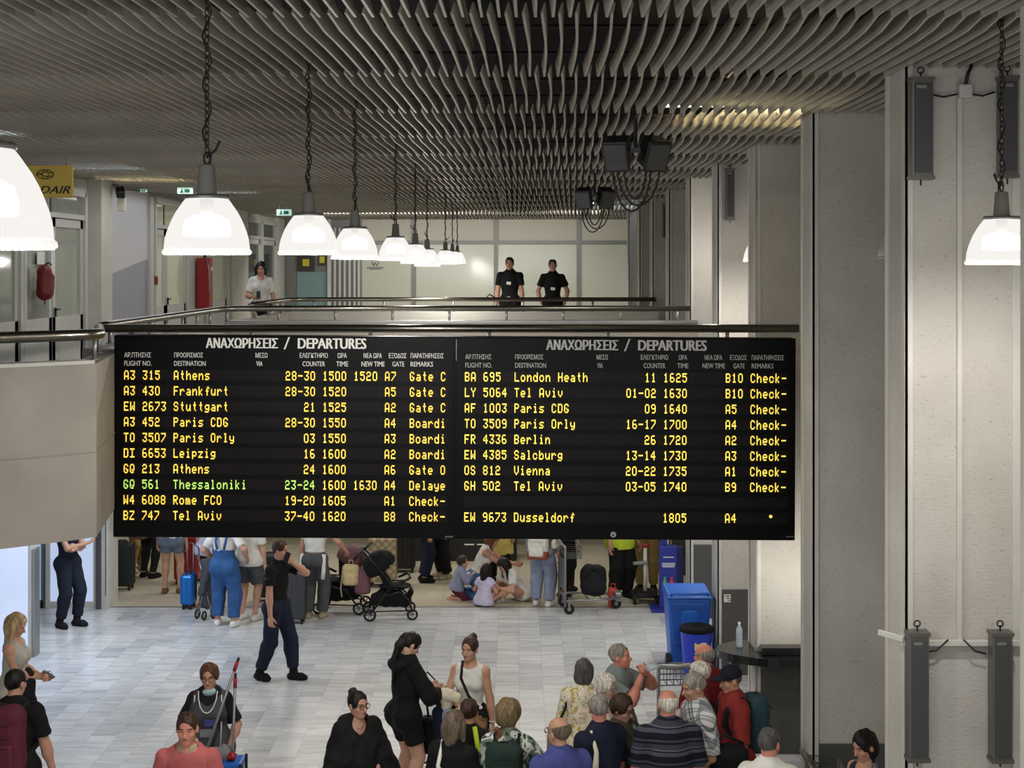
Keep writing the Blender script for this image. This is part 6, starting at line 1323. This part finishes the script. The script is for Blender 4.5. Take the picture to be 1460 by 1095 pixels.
trolley((2.92, 12.5, 0), -90, 'dark luggage trolley at the foot of the second pillar, lower right', 'black_plastic', 'black_plastic')
e = empty('duffel_bag', P0(846, 22.55, .222), 0, 'large black bag lying on the luggage trolley at the back', 'bag')
solid('bag_body', [rbox((0, 0, .24), (.40, .38, .46), .14)], MATS['f_offblack'], e, .016, (), (.008, 22)); MB().tube([(-.12, -.18, .30), (-.04, -.20, .48), (.06, -.20, .46), (.12, -.18, .30)], .016, 6).build('handle', MATS['f_strap'], e, True)
e = empty('carrier_bag', P0(874, 22.75), 0, 'red carrier bag on the floor right of the luggage trolley', 'bag'); mat('bag_red', (206, 72, 54), 0.45)
solid('bag_body', [rbox((0, 0, .15), (.15, .14, .30), .04)], MATS['bag_red'], e, .012, (), (.006, 34)); MB().tube([(-.04, 0, .29), (-.03, 0, .36), (.03, 0, .36), (.04, 0, .29)], .008, 6).build('handle', MATS['bag_red'], e, True)

# suitcases
def suitcase(px, Y, w, h, d, m, label, rz=0, tele=0.0, gloss=False, ribs=5, rivet=False, dx=0.0):
    e = empty('suitcase', P0(px, Y), math.radians(rz), label, 'suitcase', None)
    solid('shell', [rbox((0, 0, .07+h/2), (w, d, h), .045)], MATS[m], e, .014)
    mb = MB()
    for i in range(ribs):
        x = -w*.36+w*.72*i/max(1, ribs-1); mb.span((x-.006, -d/2-.008, .14), (x+.006, -d/2+.01, h))
        mb.span((x-.006, d/2-.01, .14), (x+.006, d/2+.008, h))
    mb.build('ribs', MATS[m], e, bevel=.004)
    MB().box((0, 0, .07+h/2), (w+.006, .014, h*.94)).build('zip', MATS['f_strap'], e)
    MB().tube([(-w*.2, 0, h+.065), (-w*.17, 0, h+.10), (w*.17, 0, h+.10), (w*.2, 0, h+.065)], .012, 6).build('grip', MATS['black_plastic'], e, True)
    if tele:
        MB().tube([(-w*.22, d*.36, h), (-w*.22, d*.36, h+tele), (w*.22, d*.36, h+tele), (w*.22, d*.36, h)], .010, 6).build('telescopic_handle', MATS['grey_metal'], e, True)
    for sx in (-1, 1):
        for sy in (-1, 1): MB().cyl((sx*(w/2-.05), sy*(d/2-.05), .035), .035, .03, 12, rotm(0, 90, 0)).build('wheel', MATS['rubber'], e)
    return e
mat('case_black', (18, 18, 19), 0.6); mat('case_red', (150, 30, 32), 0.35); mat('case_blue', (20, 110, 196), 0.2, metal=0.35); mat('case_grey', (62, 64, 66), 0.45)
suitcase(175, 24.0, .36, .70, .30, 'case_black', 'tall black suitcase by the cream door jamb at the left'); suitcase(268, 24.5, .42, .72, .30, 'case_red', 'large red suitcase behind the small blue one')
suitcase(269, 22.7, .21, .46, .32, 'case_blue', 'small shiny blue cabin suitcase with raised handle', 0, .52, ribs=3); suitcase(415, 21.75, .44, .70, .28, 'case_grey', 'large dark grey suitcase behind the man in navy trousers', 0, ribs=6)
def quilt():
    m, nt, b, N, Lk = nodes_mat('case_quilted'); tc = N('ShaderNodeTexCoord'); mp = N('ShaderNodeMapping'); mp.inputs['Rotation'].default_value = (0, math.radians(45), 0); mp.inputs['Scale'].default_value = (11, 0.01, 11); Lk(tc.outputs['Object'], mp.inputs[0])
    v = N('ShaderNodeTexVoronoi'); v.distance = 'CHEBYCHEV'; v.inputs['Scale'].default_value = 1; v.inputs['Randomness'].default_value = 0; Lk(mp.outputs[0], v.inputs['Vector'])
    r = ramp(N, Lk, v.outputs['Distance'], [(0.3, (186, 168, 132)), (0.5, (120, 106, 82))], False); Lk(r, b.inputs['Base Color']); b.inputs['Roughness'].default_value = .5
    bp = N('ShaderNodeBump'); bp.invert = True; bp.inputs['Strength'].default_value = .6; Lk(v.outputs['Distance'], bp.inputs['Height']); Lk(bp.outputs[0], b.inputs['Normal'])
quilt()
suitcase(546, 24.3, .46, .74, .30, 'case_quilted', 'large beige quilted suitcase behind the pushchairs', 0, ribs=1)
suitcase(383, 23.2, .40, .66, .28, 'case_black', 'black suitcase mostly hidden between the white shirt and the officer', 8)
suitcase(574, 25.4, .44, .70, .30, 'case_black', 'black suitcase behind the beige quilted suitcase', 0)
# black reception desk far back
e = empty('reception_desk', P0(662, 26.6), 0, 'long black desk behind the family sitting on the floor', 'desk'); MB().span((-.95, -.3, 0), (.95, .3, 1.08)).build('desk_body', MATS['case_black'], e, bevel=.01); MB().span((-1.0, -.36, 1.08), (1.0, .34, 1.12)).build('desk_top', MATS['black_gloss'], e, bevel=.006)
mb = MB()
for x in (.10, .32): mb.box((x, -.304, .30), (.17, .004, .022))
mb.build('print', MATS['white_print'], e)

# pushchairs
mat('canopy_mauve', (112, 74, 80), 0.8, bump=.1); mat('frame_black', (24, 24, 25), 0.4, 0.3)
def wheel(e, c, r, rz=0):
    w_ = MB().tube([Vector(c)+rotm(0, 0, rz) @ Vector((r*.82*math.cos(a), 0, r*.82*math.sin(a))) for a in np.linspace(0, 2*math.pi, 20, endpoint=False)], r*.18, 8, True); o = w_.build('wheel', MATS['rubber'], e, True)
    s_ = MB()
    for a in np.linspace(0, 2*math.pi, 6, endpoint=False): s_.tube([c, Vector(c)+rotm(0, 0, rz) @ Vector((r*.75*math.cos(a), 0, r*.75*math.sin(a)))], r*.07, 5)
    s_.build('spokes', MATS['speaker_frame'], o, True)
def pushchair(loc, flip, label, canopy, rz=0):
    """side-on pushchair travelling towards local +x"""
    e = empty('pushchair', loc, math.radians(rz), label, 'pushchair'); f = -1 if flip else 1
    V = lambda x, y, z: Vector((x*f, y, z))
    fr = MB()
    for sy in (-.22, .22):
        fr.tube([V(-.30, sy, .10), V(-.12, sy, .34), V(.02, sy, .52), V(-.20, sy, .80), V(-.36, sy, .98)], .014, 8); fr.tube([V(-.12, sy, .36), V(.14, sy, .42), V(.27, sy, .30), V(.32, sy, .12)], .014, 8); fr.tube([V(.0, sy, .50), V(.18, sy, .50), V(.30, sy, .50)], .012, 8); fr.tube([V(-.30, sy, .14), V(.30, sy, .14)], .010, 6)
    fr.build('frame', MATS['frame_black'], e, True)
    MB().tube([V(-.36, -.22, .98), V(-.41, -.20, 1.01), V(-.41, .20, 1.01), V(-.36, .22, .98)], .020, 8).build('push_handle', MATS['rubber'], e, True)
    MB().tube([V(.14, -.22, .55), V(.29, -.20, .62), V(.29, .20, .62), V(.14, .22, .55)], .018, 8).build('bumper_bar', MATS['rubber'], e, True)
    solid('seat', [cone(V(.16, -.12, .47), V(.16, .12, .47), .05, .05, .05), cone(V(-.02, 0, .47), V(.18, 0, .47), .15, .14, .04, (0, 0, 1), 3.2), cone(V(-.04, 0, .50), V(-.20, 0, .82), .16, .15, .05, (1, 0, .5), 3.0)], MATS['f_black'], e, .014)
    solid('canopy', [ell(V(-.16, 0, .80), (.25, .22, .20), rotm(0, 25*f, 0), .03), ell(V(-.02, 0, .66), (.26, .20, .20), None, .02, -1)], MATS[canopy], e, .013, (), (.004, 40))
    solid('storage_basket', [cone(V(-.18, 0, .28), V(.22, 0, .24), .11, .10, .04), cone(V(-.1, 0, .34), V(.12, 0, .33), .10, .08, .04)], MATS['f_black'], e, .014, (), (.006, 26))
    solid('footrest', [rbox(V(.30, 0, .34), (.05, .30, .16), .02, rotm(0, -25*f, 0))], MATS['f_beige'] if flip else MATS['f_black'], e, .012)
    for sy in (-.25, .25): wheel(e, V(-.31, sy, .095), .095); wheel(e, V(.32, sy, .085), .085)
    return e
pushchair(P0(556, 22.1), False, 'black pushchair facing right, right one of the two', 'f_black', 8)
p1_ = pushchair(P0(488, 22.5), True, 'dark pushchair facing left with a backpack on its handle', 'canopy_mauve', -6)
e = empty('backpack', P0(500, 22.02, .50), 0, 'small cream backpack hanging from the handle of the left pushchair', 'bag')
solid('bag_body', [rbox((0, 0, .15), (.26, .13, .32), .065), rbox((0, -.06, .09), (.18, .06, .16), .03)], mat('f_sand', (196, 174, 128), .85, bump=.12, bscale=180), e, .012, (), (.003, 40)); MB().tube([(-.03, 0, .30), (-.02, 0, .37), (.03, 0, .37), (.03, 0, .30)], .010, 6).build('handle', MATS['f_beige'], e, True)
MB().tube([(-.12, .02, .22), (-.15, .0, -.05), (-.13, .0, -.18)], .012, 5).tube([(.12, .02, .10), (.16, .0, -.05), (.18, .0, -.18)], .016, 5).build('strap', MATS['f_beige'], e, True)
e = empty('shopping_bag', P0(517, 22.05, .36), 0, 'mauve bag hanging on the left pushchair behind the cream backpack', 'bag'); solid('bag_body', [rbox((0, 0, .20), (.24, .14, .42), .07)], MATS['canopy_mauve'], e, .013, (), (.005, 30)); MB().tube([(-.05, 0, .40), (0, 0, .50), (.05, 0, .40)], .01, 6).build('handle', MATS['f_strap'], e, True)
# folded pushchair beside the blue suitcase
e = empty('folded_pushchair', P0(293, 22.0), 0, 'folded black and white pushchair leaning between blue suitcase and dungarees', 'pushchair')
mb = MB()
for x in (-.10, .10): mb.tube([(x, 0, .08), (x*.8, .06, .60), (x*1.1, .02, 1.05), (x*1.3, -.08, 1.12)], .014, 8); mb.tube([(-x, -.05, .08), (x*.9, .0, .85)], .012, 8)
mb.build('frame', MATS['grey_metal'], e, True); mat('speckle', (60, 60, 66), 0.8)
solid('folded_cloth', [cone((0, .02, .22), (.0, .05, .80), .085, .10, .04, (0, 1, 0), 1.3), cone((-.05, -.05, .4), (.05, -.04, .7), .06, .06, .03)], mat('p_speckle', (70, 70, 76), .8), e, .013, (), (.010, 40))
for x in (-.12, .12): wheel(e, (x, 0, .075), .075, 70)
wheel(e, (0, -.10, .07), .07, 70)
# wheeled stand with a white post
e = empty('wheeled_stand', P0(920, 23.1), 0, 'white post with a red top on a black wheeled base', 'scooter')
MB().tube([(0, 0, .12), (0, 0, .86)], .030, 12).build('post', MATS['f_white'], e, True); MB().box((0, 0, .89), (.12, .10, .07)).build('red_head', MATS['red_paint'], e, bevel=.02); MB().box((-.08, -.02, .62), (.22, .06, .05), rotm(0, -6, 0)).build('side_arm', MATS['grey_metal'], e, bevel=.008)
MB().box((0, 0, .14), (.34, .46, .07)).build('base', MATS['rubber'], e, bevel=.02); MB().box((.0, .0, .585), (.05, .05, .05)).build('clamp', MATS['rubber'], e)
for x in (-.18, .18):
    for y in (-.18, .18): MB().cyl((x, y, .075), .075, .045, 16, rotm(0, 90, 0)).build('wheel', MATS['rubber'], e)

# cleaning cart with mop handles
e = empty('cleaning_cart', P0(315, 13.15), 0, 'cleaning cart with two mop handles and a blue bucket before the cleaner', 'cart')
X0 = e.location.x
mb = MB()
for x in (-.2, .2):
    for y in (-.14, .14): mb.tube([(x, y, .06), (x, y, .86)], .014, 8)
for z in (.2, .62): mb.box((0, 0, z), (.42, .30, .03))
mb.build('frame', MATS['black_plastic'], e); taper(MB(), .22, .22, .28, .26, .64, .86, (.06, 0)).build('bucket', MATS['bin_blue'], e, bevel=.015)
solid('cloth_heap', [ell((-.12, 0, .86), (.10, .11, .09), None, .04), ell((0.02, .02, .90), (.10, .09, .07), None, .04)], MATS['f_grey'], e, .012, (), (.012, 40)); solid('red_cloth', [ell((.10, -.04, .90), (.045, .05, .035), None, .03)], MATS['red_paint'], e, .010, (), (.008, 50))
def gl(px, py, Y): p = at(px, py, Y); return Vector((p.x-X0, Y-13.15, p.z))
for (a, b_) in (((338, 945), (297, 1062)), ((335.5, 968), (331, 1094))):
    t_, q_ = gl(a[0], a[1], 13.22), gl(b_[0], b_[1], 13.10); d_ = (q_-t_).normalized()
    h_ = MB().tube([t_, t_+d_*.9], .0125, 8).build('mop_handle', MATS['grey_metal'], e, True); MB().tube([t_-d_*.01, t_+d_*.075], .017, 8).build('red_grip', MATS['red_paint'], h_, True); MB().tube([t_-d_*.05, t_-d_*.01], .012, 8).build('grip_cap', MATS['black_plastic'], h_, True)
MB().cyl((.11, .02, .72), .04, .05, 10).build('clip', MATS['black_plastic'], e)
for x in (-.2, .2):
    for y in (-.14, .14): MB().cyl((x, y, .04), .04, .03, 12, rotm(0, 90, 0)).build('wheel', MATS['rubber'], e)
